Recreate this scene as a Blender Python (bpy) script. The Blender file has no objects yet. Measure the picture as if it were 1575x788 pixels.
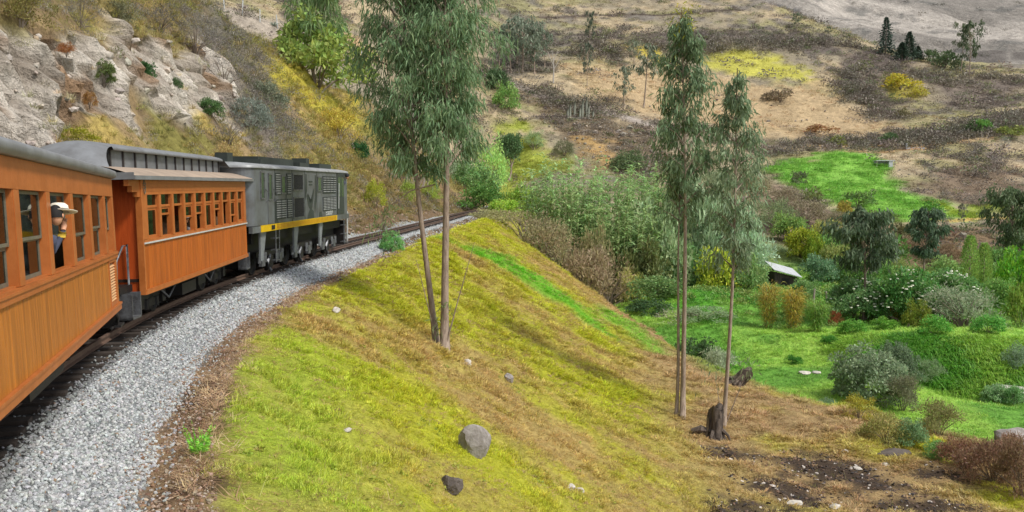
import bpy, math, random
import numpy as np
from mathutils import Vector, Matrix
R = math.radians
RNG = np.random.default_rng(11)
random.seed(11)
sc = bpy.context.scene
COL = sc.collection

# ------------------------------------------------------------------ camera, sky, sun, exposure
F, PW, PH = 1364.0, 1575.0, 788.0            # focal length in photo pixels, photo size
EYE = np.array([0.0, 0.0, 2.7])              # leaning out of a coach window, 2.7 m above the rails
PITCH = math.atan(94.0 / F)
cd = bpy.data.cameras.new('camera')
cam = bpy.data.objects.new('camera', cd); COL.objects.link(cam)
cam.location = EYE; cam.rotation_euler = (math.pi / 2 - PITCH, 0, 0)
cd.sensor_width = 36.0; cd.lens = 36.0 * F / PW; cd.clip_start = 0.1; cd.clip_end = 5000
sc.camera = cam

SUN_EL, SUN_AZ = R(52), R(118)               # azimuth clockwise from the view direction (+y)
w = bpy.data.worlds.new('World'); sc.world = w; w.use_nodes = True
nt = w.node_tree; bg = nt.nodes['Background']
sky = nt.nodes.new('ShaderNodeTexSky'); sky.sky_type = 'NISHITA'; sky.sun_disc = False
sky.sun_elevation = SUN_EL; sky.sun_rotation = SUN_AZ; sky.altitude = 2000
sky.air_density = 1.0; sky.dust_density = 3.0
hs = nt.nodes.new('ShaderNodeHueSaturation'); hs.inputs['Saturation'].default_value = 0.3   # thin overcast
nt.links.new(sky.outputs[0], hs.inputs['Color']); nt.links.new(hs.outputs[0], bg.inputs[0])
bg.inputs[1].default_value = 0.135
sl = bpy.data.lights.new('sun', 'SUN'); so = bpy.data.objects.new('sun', sl); COL.objects.link(so)
sl.energy = 2.5; sl.angle = R(11); sl.color = (1.0, 0.96, 0.9)
sd = Vector((math.sin(SUN_AZ) * math.cos(SUN_EL), math.cos(SUN_AZ) * math.cos(SUN_EL), math.sin(SUN_EL)))
so.rotation_euler = sd.to_track_quat('Z', 'Y').to_euler()
sc.view_settings.view_transform = 'Standard'; sc.view_settings.look = 'None'
sc.view_settings.gamma = 1.0; sc.view_settings.exposure = 0.66
sc.cycles.max_bounces = 6; sc.cycles.diffuse_bounces = 3; sc.cycles.transparent_max_bounces = 12

# ------------------------------------------------------------------ small maths
def W(px, py, Y):
    """world point seen at photo pixel (px, py) whose distance along y is Y"""
    u = (px - PW / 2) / F; v = (PH / 2 - py) / F
    cp, sp = math.cos(PITCH), math.sin(PITCH)
    d = np.array([u, cp + v * sp, -sp + v * cp])
    return EYE + d * (Y / d[1])
_T = np.random.default_rng(5).random((8, 256, 256))
def noise(x, y, s, k=0):
    x = np.asarray(x, float) / s + 37.3 * k; y = np.asarray(y, float) / s + 11.7 * k
    xi = np.floor(x).astype(int); yi = np.floor(y).astype(int)
    fx = x - xi; fy = y - yi; fx = fx * fx * (3 - 2 * fx); fy = fy * fy * (3 - 2 * fy)
    T = _T[k % 8]; a = xi & 255; b = yi & 255; a1 = (xi + 1) & 255; b1 = (yi + 1) & 255
    return (T[a, b] * (1 - fx) + T[a1, b] * fx) * (1 - fy) + (T[a, b1] * (1 - fx) + T[a1, b1] * fx) * fy
def fbm(x, y, s, o=4, k=0):
    r = 0; a = 0.5; t = 0
    for i in range(o):
        r = r + a * noise(x, y, s / 2 ** i, k + i); t += a; a *= 0.55
    return r / t
def sstep(a, b, x):
    t = np.clip((np.asarray(x, float) - a) / (b - a), 0, 1); return t * t * (3 - 2 * t)
def lerp(a, b, t): return a + (b - a) * t
class RBF:
    def __init__(s, P, z, c=6.0, reg=0.0):
        s.P = np.array(P, float); s.c = c; n = len(z)
        D = np.sqrt(((s.P[:, None] - s.P[None]) ** 2).sum(2) + c * c)
        A = np.zeros((n + 3, n + 3)); A[:n, :n] = D - reg * np.eye(n)
        A[:n, n] = 1; A[:n, n + 1:] = s.P; A[n:, :n] = A[:n, n:].T
        s.w = np.linalg.solve(A, np.concatenate([np.array(z, float), np.zeros(3)]))
    def __call__(s, x, y):
        x = np.asarray(x, float); y = np.asarray(y, float); sh = x.shape; x = x.ravel(); y = y.ravel()
        n = len(s.P); out = s.w[n] + s.w[n + 1] * x + s.w[n + 2] * y
        for i in range(n):
            out = out + s.w[i] * np.sqrt((x - s.P[i, 0]) ** 2 + (y - s.P[i, 1]) ** 2 + s.c ** 2)
        return out.reshape(sh)
def poly_sd(x, y, P):
    """signed distance to a polygon, positive inside"""
    P = np.array(P, float); n = len(P); d = np.full(np.shape(x), 1e18); ins = np.zeros(np.shape(x), bool)
    for i in range(n):
        ax, ay = P[i]; bx, by = P[(i + 1) % n]; ex, ey = bx - ax, by - ay
        t = np.clip(((x - ax) * ex + (y - ay) * ey) / (ex * ex + ey * ey + 1e-12), 0, 1)
        d = np.minimum(d, (x - ax - t * ex) ** 2 + (y - ay - t * ey) ** 2)
        ins ^= ((ay > y) != (by > y)) & (x < (bx - ax) * (y - ay) / (by - ay + 1e-12) + ax)
    return np.where(ins, 1, -1) * np.sqrt(d)
def line_sd(x, y, P):
    """signed distance to an open polyline, positive on its left side"""
    P = np.array(P, float); d = np.full(np.shape(x), 1e18); sg = np.ones(np.shape(x))
    for i in range(len(P) - 1):
        ax, ay = P[i]; bx, by = P[i + 1]; ex, ey = bx - ax, by - ay
        t = np.clip(((x - ax) * ex + (y - ay) * ey) / (ex * ex + ey * ey), 0, 1)
        q = (x - ax - t * ex) ** 2 + (y - ay - t * ey) ** 2
        m = q < d; d = np.where(m, q, d); sg = np.where(m, np.sign(ex * (y - ay) - ey * (x - ax)), sg)
    return sg * np.sqrt(d)

# ------------------------------------------------------------------ mesh building
def mk_mesh(name, V, faces, mats=(), fm=None, smooth=False, col=None):
    """faces: list of (m,k) int arrays; fm: material index per face array"""
    me = bpy.data.meshes.new(name); V = np.asarray(V, np.float32)
    faces = [np.asarray(f, np.int32) for f in faces if len(f)]
    me.vertices.add(len(V)); me.vertices.foreach_set('co', V.ravel())
    nl = sum(f.size for f in faces); nf = sum(len(f) for f in faces)
    me.loops.add(nl); me.polygons.add(nf)
    me.loops.foreach_set('vertex_index', np.concatenate([f.ravel() for f in faces]))
    tot = np.concatenate([np.full(len(f), f.shape[1], np.int32) for f in faces])
    me.polygons.foreach_set('loop_start', np.concatenate([[0], np.cumsum(tot)[:-1]]).astype(np.int32))
    if fm is not None:
        me.polygons.foreach_set('material_index', np.concatenate([np.full(len(f), m, np.int32) if np.isscalar(m) else m for f, m in zip(faces, fm)]))
    me.polygons.foreach_set('use_smooth', np.full(nf, smooth))
    for m in mats: me.materials.append(m)
    if col is not None:
        a = me.color_attributes.new('Col', 'FLOAT_COLOR', 'POINT')
        a.data.foreach_set('color', np.c_[col, np.ones(len(col))].astype(np.float32).ravel())
    me.update(calc_edges=True)
    return me
def link(name, me, parent=None, loc=None):
    o = bpy.data.objects.new(name, me); COL.objects.link(o)
    if parent is not None: o.parent = parent
    if loc is not None: o.location = loc
    return o
def tag(o, label=None, cat=None, group=None, kind=None):
    if label: o['label'] = label
    if cat: o['category'] = cat
    if group: o['group'] = group
    if kind: o['kind'] = kind
    return o
def thing(name, label, cat, loc=(0, 0, 0), rz=0.0, group=None):
    o = bpy.data.objects.new(name, None); COL.objects.link(o); o.empty_display_size = 0.3
    o.location = Vector(loc); o.rotation_euler = (0, 0, rz)
    return tag(o, label, cat, group)
class MB:
    """collects simple shapes; build() links them as one mesh object"""
    def __init__(s): s.v = []; s.q = []; s.t = []; s.n = 0; s.ng = []
    def add(s, V, quads=None, tris=None):
        V = np.asarray(V, float)
        if quads is not None and len(quads): s.q.append(np.asarray(quads) + s.n)
        if tris is not None and len(tris): s.t.append(np.asarray(tris) + s.n)
        s.v.append(V); s.n += len(V); return s
    def box(s, a, b, M=None):
        (x0, y0, z0), (x1, y1, z1) = a, b
        V = np.array([[x0, y0, z0], [x1, y0, z0], [x1, y1, z0], [x0, y1, z0], [x0, y0, z1], [x1, y0, z1], [x1, y1, z1], [x0, y1, z1]], float)
        if M is not None: V = V @ np.array(M)[:3, :3].T + np.array(M)[:3, 3]
        return s.add(V, [[0, 3, 2, 1], [4, 5, 6, 7], [0, 1, 5, 4], [1, 2, 6, 5], [2, 3, 7, 6], [3, 0, 4, 7]])
    def tube(s, P, r, n=6, cap=True):
        P = np.asarray(P, float); r = np.broadcast_to(np.asarray(r, float), (len(P),)); m = len(P)
        T = np.gradient(P, axis=0); T /= np.linalg.norm(T, axis=1)[:, None] + 1e-9
        ref = np.array([0, 0, 1.0]) if abs(T[:, 2]).mean() < 0.8 else np.array([1.0, 0, 0])
        A = np.cross(T, ref); A /= np.linalg.norm(A, axis=1)[:, None] + 1e-9; B = np.cross(T, A)
        a = np.arange(n) * 2 * np.pi / n
        V = (P[:, None] + r[:, None, None] * (A[:, None] * np.cos(a)[None, :, None] + B[:, None] * np.sin(a)[None, :, None])).reshape(-1, 3)
        i = np.arange(m - 1)[:, None] * n; j = np.arange(n)[None]; k = (j + 1) % n
        Q = np.stack([i + j, i + k, i + n + k, i + n + j], -1).reshape(-1, 4)
        s.add(V, Q)
        if cap and n >= 3:
            base = s.n - len(V)
            for o, fl in ((0, 1), ((m - 1) * n, 0)):
                f = [base + o + q for q in range(n)]
                f = f[::-1] if fl == 0 else f
                s.t.append(np.array([[f[0], f[q], f[q + 1]] for q in range(1, n - 1)]))
        return s
    def grid(s, G):
        """G: (a,b,3) points -> quads"""
        G = np.asarray(G, float); a, b, _ = G.shape
        i = np.arange(a - 1)[:, None] * b; j = np.arange(b - 1)[None]
        return s.add(G.reshape(-1, 3), np.stack([i + j, i + j + 1, i + b + j + 1, i + b + j], -1).reshape(-1, 4))
    def lathe(s, prof, n=16, M=None, c=(0, 0, 0)):
        prof = np.asarray(prof, float); a = np.arange(n + 1) * 2 * np.pi / n
        G = np.stack([np.outer(prof[:, 0], np.cos(a)), np.outer(prof[:, 0], np.sin(a)), np.outer(prof[:, 1], np.ones(n + 1))], -1)
        if M is not None: G = G @ np.array(M)[:3, :3].T
        return s.grid(G + np.array(c))
    def mesh(s, name, mat, smooth=False):
        V = np.concatenate(s.v); f = []
        if s.q: f.append(np.concatenate(s.q))
        if s.t: f.append(np.concatenate(s.t))
        return mk_mesh(name, V, f, [mat] if mat else [], smooth=smooth)
    def build(s, name, mat, parent=None, smooth=False, loc=None):
        return link(name, s.mesh(name, mat, smooth), parent, loc)
def Mx(loc=(0, 0, 0), rx=0, ry=0, rz=0):
    return Matrix.Translation(loc) @ Matrix.Rotation(rz, 4, 'Z') @ Matrix.Rotation(ry, 4, 'Y') @ Matrix.Rotation(rx, 4, 'X')

# ------------------------------------------------------------------ materials
def lin(r, g, b):
    return tuple(((c / 255) / 12.92 if c <= 10 else ((c / 255 + 0.055) / 1.055) ** 2.4) for c in (r, g, b))
def nodes(name):
    m = bpy.data.materials.new(name); m.use_nodes = True; t = m.node_tree
    return m, t, t.nodes['Principled BSDF'], lambda ty: t.nodes.new(ty), t.links.new
def plain(name, c, rough=0.7, metal=0.0, var=0.25, scale=6.0, bump=0.15, dirt=None, stretch=(1, 1, 1), spec=0.3, obj=True):
    """paint / wood / stone: base colour with two scales of noise, wear tint and fine bump"""
    m, t, p, N, L = nodes(name)
    tc = N('ShaderNodeTexCoord'); mp = N('ShaderNodeMapping'); mp.inputs['Scale'].default_value = stretch
    oi = N('ShaderNodeObjectInfo'); rv = N('ShaderNodeVectorMath'); rv.operation = 'MULTIPLY_ADD'; rv.inputs[1].default_value = (37.0, 23.0, 11.0)   # every piece has its own grain
    L(oi.outputs['Random'], rv.inputs[0]); L(tc.outputs['Object'], rv.inputs[2]); L(rv.outputs[0], mp.inputs[0])
    n1 = N('ShaderNodeTexNoise'); n1.inputs['Scale'].default_value = scale; n1.inputs['Detail'].default_value = 6; n1.inputs['Roughness'].default_value = 0.65
    L(mp.outputs[0], n1.inputs['Vector'])
    cr = N('ShaderNodeValToRGB'); e = cr.color_ramp.elements
    d = dirt if dirt else tuple(x * 0.6 for x in c)
    e[0].position = 0.3; e[0].color = (*[lerp(a, b, var * 2) for a, b in zip(c, d)], 1)
    e[1].position = 0.62; e[1].color = (*[min(1, x * (1 + var * 0.35)) for x in c], 1)
    L(n1.outputs['Fac'], cr.inputs[0]); pv = N('ShaderNodeMapRange'); pv.inputs['To Min'].default_value = 1 - var * .3; pv.inputs['To Max'].default_value = 1 + var * .2
    L(oi.outputs['Random'], pv.inputs['Value']); sc_ = N('ShaderNodeVectorMath'); sc_.operation = 'SCALE'; L(cr.outputs[0], sc_.inputs[0]); L(pv.outputs[0], sc_.inputs['Scale']); L(sc_.outputs[0], p.inputs['Base Color'])
    p.inputs['Roughness'].default_value = rough; p.inputs['Metallic'].default_value = metal
    p.inputs['Specular IOR Level'].default_value = spec
    if bump:
        n2 = N('ShaderNodeTexNoise'); n2.inputs['Scale'].default_value = scale * 5; n2.inputs['Detail'].default_value = 4
        L(mp.outputs[0], n2.inputs['Vector'])
        b = N('ShaderNodeBump'); b.inputs['Strength'].default_value = bump; b.inputs['Distance'].default_value = 0.02
        L(n2.outputs['Fac'], b.inputs['Height']); L(b.outputs[0], p.inputs['Normal'])
    return m
def leafmat(name, source, trans=0.25, lo=0.6, hi=1.45, hue=0.03, rough=0.55):
    """leaves: colour from the object ('object') or the scattered instance ('tint'), different for every leaf"""
    m, t, p, N, L = nodes(name)
    if source == 'object':
        oi = N('ShaderNodeObjectInfo'); c = oi.outputs['Color']
    else:
        at = N('ShaderNodeAttribute'); at.attribute_type = 'INSTANCER'; at.attribute_name = 'tint'; c = at.outputs['Color']
    ge = N('ShaderNodeNewGeometry')
    mr = N('ShaderNodeMapRange'); mr.inputs['To Min'].default_value = lo; mr.inputs['To Max'].default_value = hi
    L(ge.outputs['Random Per Island'], mr.inputs['Value'])
    m2 = N('ShaderNodeMath'); m2.operation = 'MULTIPLY'; m2.inputs[1].default_value = 7.13
    fr = N('ShaderNodeMath'); fr.operation = 'FRACT'; L(ge.outputs['Random Per Island'], m2.inputs[0]); L(m2.outputs[0], fr.inputs[0])
    mh = N('ShaderNodeMapRange'); mh.inputs['To Min'].default_value = 0.5 - hue; mh.inputs['To Max'].default_value = 0.5 + hue
    L(fr.outputs[0], mh.inputs['Value'])
    h = N('ShaderNodeHueSaturation'); L(c, h.inputs['Color']); L(mh.outputs[0], h.inputs['Hue']); L(mr.outputs[0], h.inputs['Value'])
    L(h.outputs[0], p.inputs['Base Color']); p.inputs['Roughness'].default_value = rough; p.inputs['Specular IOR Level'].default_value = 0.35
    if trans:
        tr = N('ShaderNodeBsdfTranslucent'); L(h.outputs[0], tr.inputs[0])
        mx = N('ShaderNodeMixShader'); mx.inputs[0].default_value = trans
        L(p.outputs[0], mx.inputs[1]); L(tr.outputs[0], mx.inputs[2]); L(mx.outputs[0], t.nodes['Material Output'].inputs[0])
    return m
def groundmat(name, scales, bump, dist, var=0.5):
    """ground: painted cover colour times several scales of procedural mottling, with bump"""
    m, t, p, N, L = nodes(name)
    at = N('ShaderNodeAttribute'); at.attribute_name = 'Col'; cur = at.outputs['Color']
    ge = N('ShaderNodeNewGeometry'); hsum = None
    for i, s in enumerate(scales):
        n = N('ShaderNodeTexNoise'); n.inputs['Scale'].default_value = s; n.inputs['Detail'].default_value = 5; n.inputs['Roughness'].default_value = 0.7
        L(ge.outputs['Position'], n.inputs['Vector'])
        mr = N('ShaderNodeMapRange'); mr.inputs['From Min'].default_value = 0.3; mr.inputs['From Max'].default_value = 0.7
        mr.inputs['To Min'].default_value = 1 - var; mr.inputs['To Max'].default_value = 1 + var
        L(n.outputs['Fac'], mr.inputs['Value'])
        vm = N('ShaderNodeVectorMath'); vm.operation = 'SCALE'; L(cur, vm.inputs[0]); L(mr.outputs[0], vm.inputs['Scale']); cur = vm.outputs[0]
        if hsum is None: hsum = n.outputs['Fac']
        else:
            ad = N('ShaderNodeMath'); ad.operation = 'MULTIPLY_ADD'; ad.inputs[1].default_value = 0.5 ** i
            L(n.outputs['Fac'], ad.inputs[0]); L(hsum, ad.inputs[2]); hsum = ad.outputs[0]
    L(cur, p.inputs['Base Color']); p.inputs['Roughness'].default_value = 0.95; p.inputs['Specular IOR Level'].default_value = 0.1
    b = N('ShaderNodeBump'); b.inputs['Strength'].default_value = bump; b.inputs['Distance'].default_value = dist
    L(hsum, b.inputs['Height']); L(b.outputs[0], p.inputs['Normal'])
    return m
# ------------------------------------------------------------------ terrain: the railway spur and its hillside
CY = [-14, -6, 0, 4, 8, 14.2, 17.3, 22, 26, 30.5, 37, 44.6, 57.2, 75, 97, 130, 170, 240]
CX = [8.5, 2.0, -1.9, -4.2, -6.05, -7.85, -8.5, -9.1, -9.3, -9.35, -9.15, -8.75, -7.75, -6.5, -5.0, -1.5, 6, 26]
_yy = np.linspace(-14, 240, 1600)
def _pchip(xs, ys, q):                        # smooth interpolation through the track's centre points
    xs = np.array(xs, float); ys = np.array(ys, float); m = np.gradient(ys, xs)
    i = np.clip(np.searchsorted(xs, q) - 1, 0, len(xs) - 2); h = xs[i + 1] - xs[i]; t = (q - xs[i]) / h
    return ys[i] * (2 * t ** 3 - 3 * t ** 2 + 1) + m[i] * h * (t ** 3 - 2 * t ** 2 + t) + ys[i + 1] * (3 * t ** 2 - 2 * t ** 3) + m[i + 1] * h * (t ** 3 - t ** 2)
_cc = _pchip(CX and CY, CX, _yy); _k = np.ones(25) / 25
_cc = np.convolve(np.pad(_cc, 12, mode='reflect', reflect_type='odd'), _k, 'valid'); _dc = np.gradient(_cc, _yy)
def cen(y): return np.interp(y, _yy, _cc)
def head(y): return np.arctan(np.interp(y, _yy, _dc))
def grade(y):                                 # rail-top height
    y = np.asarray(y, float); return 0.0105 * (np.sqrt((y - 16) ** 2 + 16) - 4)
def uof(x, y): return (x - cen(y)) * np.cos(head(y))
_pts, _z = [], []
def _L(px, py, Y, dz=0.0):
    p = W(px, py, Y); _pts.append((float(uof(p[0], Y)), Y)); _z.append(p[2] + dz)
for Y in (-14, 0, 12, 24, 40, 60, 80, 100, 120, 140, 165):
    _pts.append((-2.7, Y)); _z.append(float(grade(Y)) - 0.45); _pts.append((-1.2, Y)); _z.append(float(grade(Y)) - 0.2)
for a in [(0, 220, 26.2), (0, 100, 29.2), (0, 20, 32), (0, -60, 36), (0, -200, 44), (100, 215, 31.5), (100, 100, 35), (100, 10, 40), (100, -70, 46),
          (200, 215, 37), (200, 120, 43), (200, 20, 51), (200, -60, 60), (300, 230, 44), (300, 130, 56), (300, 40, 67), (300, -15, 78),
          (350, 240, 49), (350, 150, 60), (350, 70, 77), (372, 62, 93), (450, 250, 65), (450, 180, 79), (450, 88, 107), (550, 280, 85), (550, 220, 106), (555, 150, 126),
          (640, 300, 112), (640, 230, 134), (690, 280, 138), (720, 303, 146)]: _L(*a)
for a in [(330, 5, 92), (372, 62, 93), (450, 88, 107), (555, 150, 126), (640, 230, 134), (720, 303, 146)]:   # ground falls away behind the crest
    px, py, Y = a; _L(px, py + 60, Y + 25)
for Y in (-14, 5): _pts.append((-14, Y)); _z.append(12); _pts.append((-40, Y)); _z.append(26)
for (u, Y, z) in [(-45, 30, 30), (-60, 60, 34), (-60, 90, 20), (-50, 130, 5), (-45, 165, 0), (-20, 165, 0), (-70, 20, 36)]: _pts.append((u, Y)); _z.append(z)
_left = RBF(_pts, _z, 2.0)
EDGE = [(6, 165), (1.2, 130), (-0.6, 110), (-0.4, 92), (2.6, 85), (8, 77), (10.6, 58), (12.8, 48), (15, 43), (18, 38.5), (22, 32), (26, 24), (30, 10), (33, -20)]
def rockmask(u, y, x): return sstep(-0.6, 0.8, poly_sd(x, y, ROCKXY) + 2.2 * (fbm(x, y, 3.0, 3, 2) - 0.5))
ROCKXY = None
def hN(x, y, rough=True):
    x = np.asarray(x, float); y = np.asarray(y, float); x, y = np.broadcast_arrays(x, y)
    u = uof(x, y); g = grade(y)
    a = np.abs(u)
    bal = -0.17 - 0.30 * sstep(1.35, 2.5, a) + 0.012 * (fbm(x, y, 0.4, 2) - 0.5)
    sh = bal + 0.17 * sstep(2.5, 3.0, u) + 0.12 * (fbm(x, y, 0.6, 3, 1) - 0.5) * sstep(2.2, 2.6, u)
    pl = -0.30 - 0.572 * (u - 3.2)
    k = 0.35; right = -np.logaddexp(-sh / k, -pl / k) * k + 0.08 * sstep(2, 3.4, u)
    ter = -7.3 - 0.02 * (x - 8) - 0.01 * (y - 40)
    k = 0.9; right = np.logaddexp(right / k, ter / k) * k
    if rough:
        m = sstep(3.1, 4.6, u)
        right = right + m * (.2 * (fbm(u, y * .45, 1.1, 3, 2) - .5) + .16 * (fbm(u, y * .5, .5, 2, 1) - .5) + 0.55 * (fbm(x, y, 5.0, 3, 3) - 0.5) + 0.36 * (fbm(x * 0.8 + y * 0.2, y * .8, 0.8, 3, 4) - 0.5))
        fl = sstep(-6.2, -7.0, right); right = right + fl * 0.18 * (fbm(x, y, 1.2, 3, 5) - 0.5)
    e = line_sd(x, y, EDGE); e = e + 1.6 * (fbm(x, y, 7, 2, 6) - 0.5)
    steep = lerp(0.35, 0.8, sstep(40, 60, y))
    drop = np.where(e > -3, (np.sqrt((e + 0.0) ** 2 + 2.0) + e) * 0.5 * steep, 0)
    right = right + g - np.maximum(drop - 0.02, 0)
    lf = _left(u, y)
    if rough:
        m = sstep(-3.2, -5.5, u)
        lf = lf + m * (1.6 * (fbm(x, y, 7.0, 4, 1) - 0.5) + 0.5 * (fbm(x, y, 1.6, 3, 2) - 0.5))
    t = sstep(-1.5, -2.9, u)
    return right * (1 - t) + lf * t

# ------------------------------------------------------------------ terrain: valley floor and the far hillside
_vp, _vz = [], []
def _V(px, py, Y):
    p = W(px, py, Y); _vp.append((p[0], p[1])); _vz.append(p[2])
for a in [(1160, 610, 53), (1250, 600, 54), (1400, 640, 48), (1500, 625, 50), (1575, 640, 48), (1450, 597, 55), (1575, 600, 54), (1300, 560, 60), (1200, 560, 61), (1200, 520, 67),
          (1360, 552, 57.5), (1320, 512, 66), (1450, 527, 58.5), (1540, 524, 59), (1400, 507, 66), (1575, 512, 62), (1200, 500, 73), (1330, 490, 73), (1500, 478, 77), (1600, 470, 80), (1060, 450, 82), (1100, 500, 72), (1130, 560, 64),
          (1000, 420, 104), (900, 480, 100), (760, 300, 152), (800, 262, 162), (850, 290, 135), (780, 205, 178), (830, 222, 172), (900, 385, 108), (820, 345, 120), (1020, 400, 108),
          (1200, 430, 100), (1240, 350, 126), (1180, 300, 142), (1100, 330, 132), (1180, 258, 162), (1280, 240, 170), (1375, 240, 172), (1230, 312, 140), (1330, 325, 136), (1480, 347, 134),
          (1400, 300, 148), (1575, 330, 142), (1400, 420, 108), (1500, 410, 110), (1575, 400, 112), (1300, 430, 100), (850, 165, 197), (920, 250, 168), (980, 285, 152), (1000, 195, 187), (880, 275, 155),
          (770, 118, 207), (1100, 207, 183), (1180, 226, 178), (1300, 233, 176), (1450, 226, 178), (1575, 208, 181), (900, 120, 216), (1100, 150, 216), (1300, 180, 206), (1500, 170, 214),
          (800, 60, 246), (1000, 60, 252), (1150, 60, 256), (1300, 110, 238), (1450, 128, 232), (1575, 140, 230), (700, 0, 255), (900, 0, 292), (1100, 0, 302), (1180, 4, 300), (1232, 26, 292), (1290, 46, 282), (1345, 72, 268), (1420, 96, 252), (1500, 114, 244), (1575, 113, 246), (1700, 105, 250),
          (340, 20, 142), (450, 62, 147), (550, 95, 152), (560, 0, 205), (640, 100, 165), (680, 190, 170), (720, 260, 168), (450, 10, 185),
          (1800, 210, 185), (1800, 500, 72), (1800, 620, 50), (2100, 300, 150), (900, -80, 345), (600, -70, 300), (1100, -50, 350), (200, -60, 170), (0, -60, 170), (-200, -30, 160)]: _V(*a)
for a in [(1180, 30, 345), (1232, 60, 335), (1290, 80, 325), (1345, 104, 310), (1420, 125, 300), (1500, 136, 300), (1575, 136, 300), (1700, 130, 300)]: _V(*a)     # far side of the ridge
for p in [(-5, 100, -6), (3, 96, -9), (14, 35, -10.5), (20, 26, -11), (30, 20, -11), (45, 30, -10), (0, 60, -14), (-8, 130, -3), (-20, 140, 6), (60, 40, -8.5), (-60, 110, 12), (-90, 150, 34), (-45, 100, 6)]:
    _vp.append(p[:2]); _vz.append(p[2])
_val = RBF(_vp, _vz, 3.0)
def hV(x, y, rough=True):
    z = _val(x, y)
    if rough:
        d = sstep(60, 130, y)
        z = z + (0.5 + 1.6 * d) * (fbm(x, y, 14, 4, 1) - 0.5) + 0.35 * (fbm(x, y, 2.2, 3, 3) - 0.5) * (0.5 + d)
    return z
_mp, _mz = [], []
for a in [(1000, 60, 520), (1000, -60, 640), (1180, 40, 460), (1180, -60, 560), (1300, 90, 420), (1300, 20, 540), (1300, -80, 700), (1420, 112, 360), (1420, 60, 470), (1420, -20, 640), (1575, 125, 350), (1575, 80, 440), (1575, 20, 560), (1575, -90, 780), (1900, 120, 360), (1900, 0, 620), (2300, 100, 400), (2300, -60, 700), (700, -60, 760)]:
    p = W(*a); _mp.append(p[:2]); _mz.append(p[2])
_mon = RBF(_mp, _mz, 10.0)
def hM(x, y, rough=True):
    z = _mon(x, y)
    if rough: z = z + 12 * (fbm(x * 0.8 + y * 0.3, y * 0.5, 50, 6, 2) - 0.5) - 3.5 * np.maximum(0, 1 - np.abs(fbm(x + .5 * y, y * .4, 45, 4, 5) - .5) * 12)
    return z

def hit(px, py, h, y0=4.0, y1=340.0, n=700):
    """where the camera ray through a photo pixel meets a terrain sheet"""
    Y = np.geomspace(y0, y1, n); p0 = W(px, py, 1.0) - EYE
    P = EYE + p0[None] * Y[:, None]; d = P[:, 2] - h(P[:, 0], P[:, 1])
    s = np.where((d[:-1] > 0) & (d[1:] <= 0))[0]
    if len(s) == 0: i = int(np.argmin(np.abs(d))); return P[i]
    i = s[0]; t = d[i] / (d[i] - d[i + 1]); q = P[i] + (P[i + 1] - P[i]) * t
    q[2] = h(q[0], q[1]); return q
def hitW(px, py):
    """first of the two sheets along the ray"""
    a = hit(px, py, hN, n=500, y1=165); b = hit(px, py, hV, 40.0)
    dn = abs(a[2] - (EYE + (W(px, py, 1.0) - EYE) * a[1])[2]) < 0.6
    return a if dn and a[1] < b[1] else b
def polyW(pix, h, **k): return [tuple(hit(a, b, h, **k)[:2]) for a, b in pix]

smoothN = lambda x, y: hN(x, y, False)
smoothV = lambda x, y: hV(x, y, False)
ROCKXY = None
_rock = polyW([(-60, 10), (50, 50), (120, 62), (150, 35), (215, 45), (300, 60), (360, 115), (372, 175), (345, 195), (290, 185), (245, 165), (215, 170), (180, 205), (100, 225), (40, 260), (-60, 260)], smoothN)
ROCKXY = _rock
C_ = lambda r, g, b, k=1.0: np.array(lin(r, g, b)) * k
def paint(col, m, c): col += m[:, None] * (np.asarray(c)[None] - col) if np.ndim(c) == 1 else m[:, None] * (c - col)

# near sheet -------------------------------------------------------
ys = [-10.0]
while ys[-1] < 165: ys.append(ys[-1] + max(0.13, 0.011 * max(ys[-1], 0)))
ys = np.array(ys)
us = np.concatenate([np.arange(-70, -30, 1.2), np.arange(-30, -12, 0.2), np.arange(-12, -3, 0.2), np.arange(-3, 4.2, 0.12), np.arange(4.2, 26, 0.2), np.arange(26, 46, 1.0)])
YY, UU = np.meshgrid(ys, us, indexing='ij'); XX = cen(YY) + UU / np.cos(head(YY))
ZZ = hN(XX, YY)
gx, gy, gu = XX.ravel(), YY.ravel(), UU.ravel()
gz = ZZ.ravel(); lmask = sstep(-2.5, -3.5, gu)
py_ = np.where(gu < -2.5, gy + .3 * gx, gx); pz_ = np.where(gu < -2.5, gz * 1.1, gy)      # the hillside is steep: its cover varies along and up it
rk = rockmask(gu, gy + 0 * gu, gx); rk = sstep(.25, .7, rk + 1.1 * (fbm(py_, pz_, 3.0, 4, 6) - .5)) * lmask
rid = 1 - np.abs(fbm(py_ + .35 * pz_, pz_ * .55, 2.6, 5, 4) - .5) * 3.2; rid2 = fbm(py_, pz_ * .8, .9, 4, 6) - .5
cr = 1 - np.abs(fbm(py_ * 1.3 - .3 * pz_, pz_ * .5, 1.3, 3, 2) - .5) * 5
stp = 3.2 * fbm(py_ * .8, pz_ * .5, 3.0, 3, 7); stp = np.floor(stp * 3) / 3 + .12 * (stp * 3 % 1); blk = 2.2 * fbm(py_ + .5 * pz_, pz_ * .6, 1.1, 3, 3); blk = np.floor(blk * 4) / 4 + .05 * (blk * 4 % 1)
push = rk * (0.7 * (stp - 1.5) + .6 * (blk - 1.1) + .3 * (rid - .4) + 1.0 * (fbm(py_, pz_ * .8, .6, 4, 1) - .5) - .5 * np.maximum(cr, 0)) + (1 - rk) * lmask * sstep(-4, -7, gu) * (.9 * (fbm(py_, pz_, 1.7, 4, 3) - .5) + .8 * (fbm(py_, pz_, 5, 3, 5) - .5))
XX = XX + push.reshape(XX.shape); ZZ = ZZ + .25 * push.reshape(XX.shape)
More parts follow.
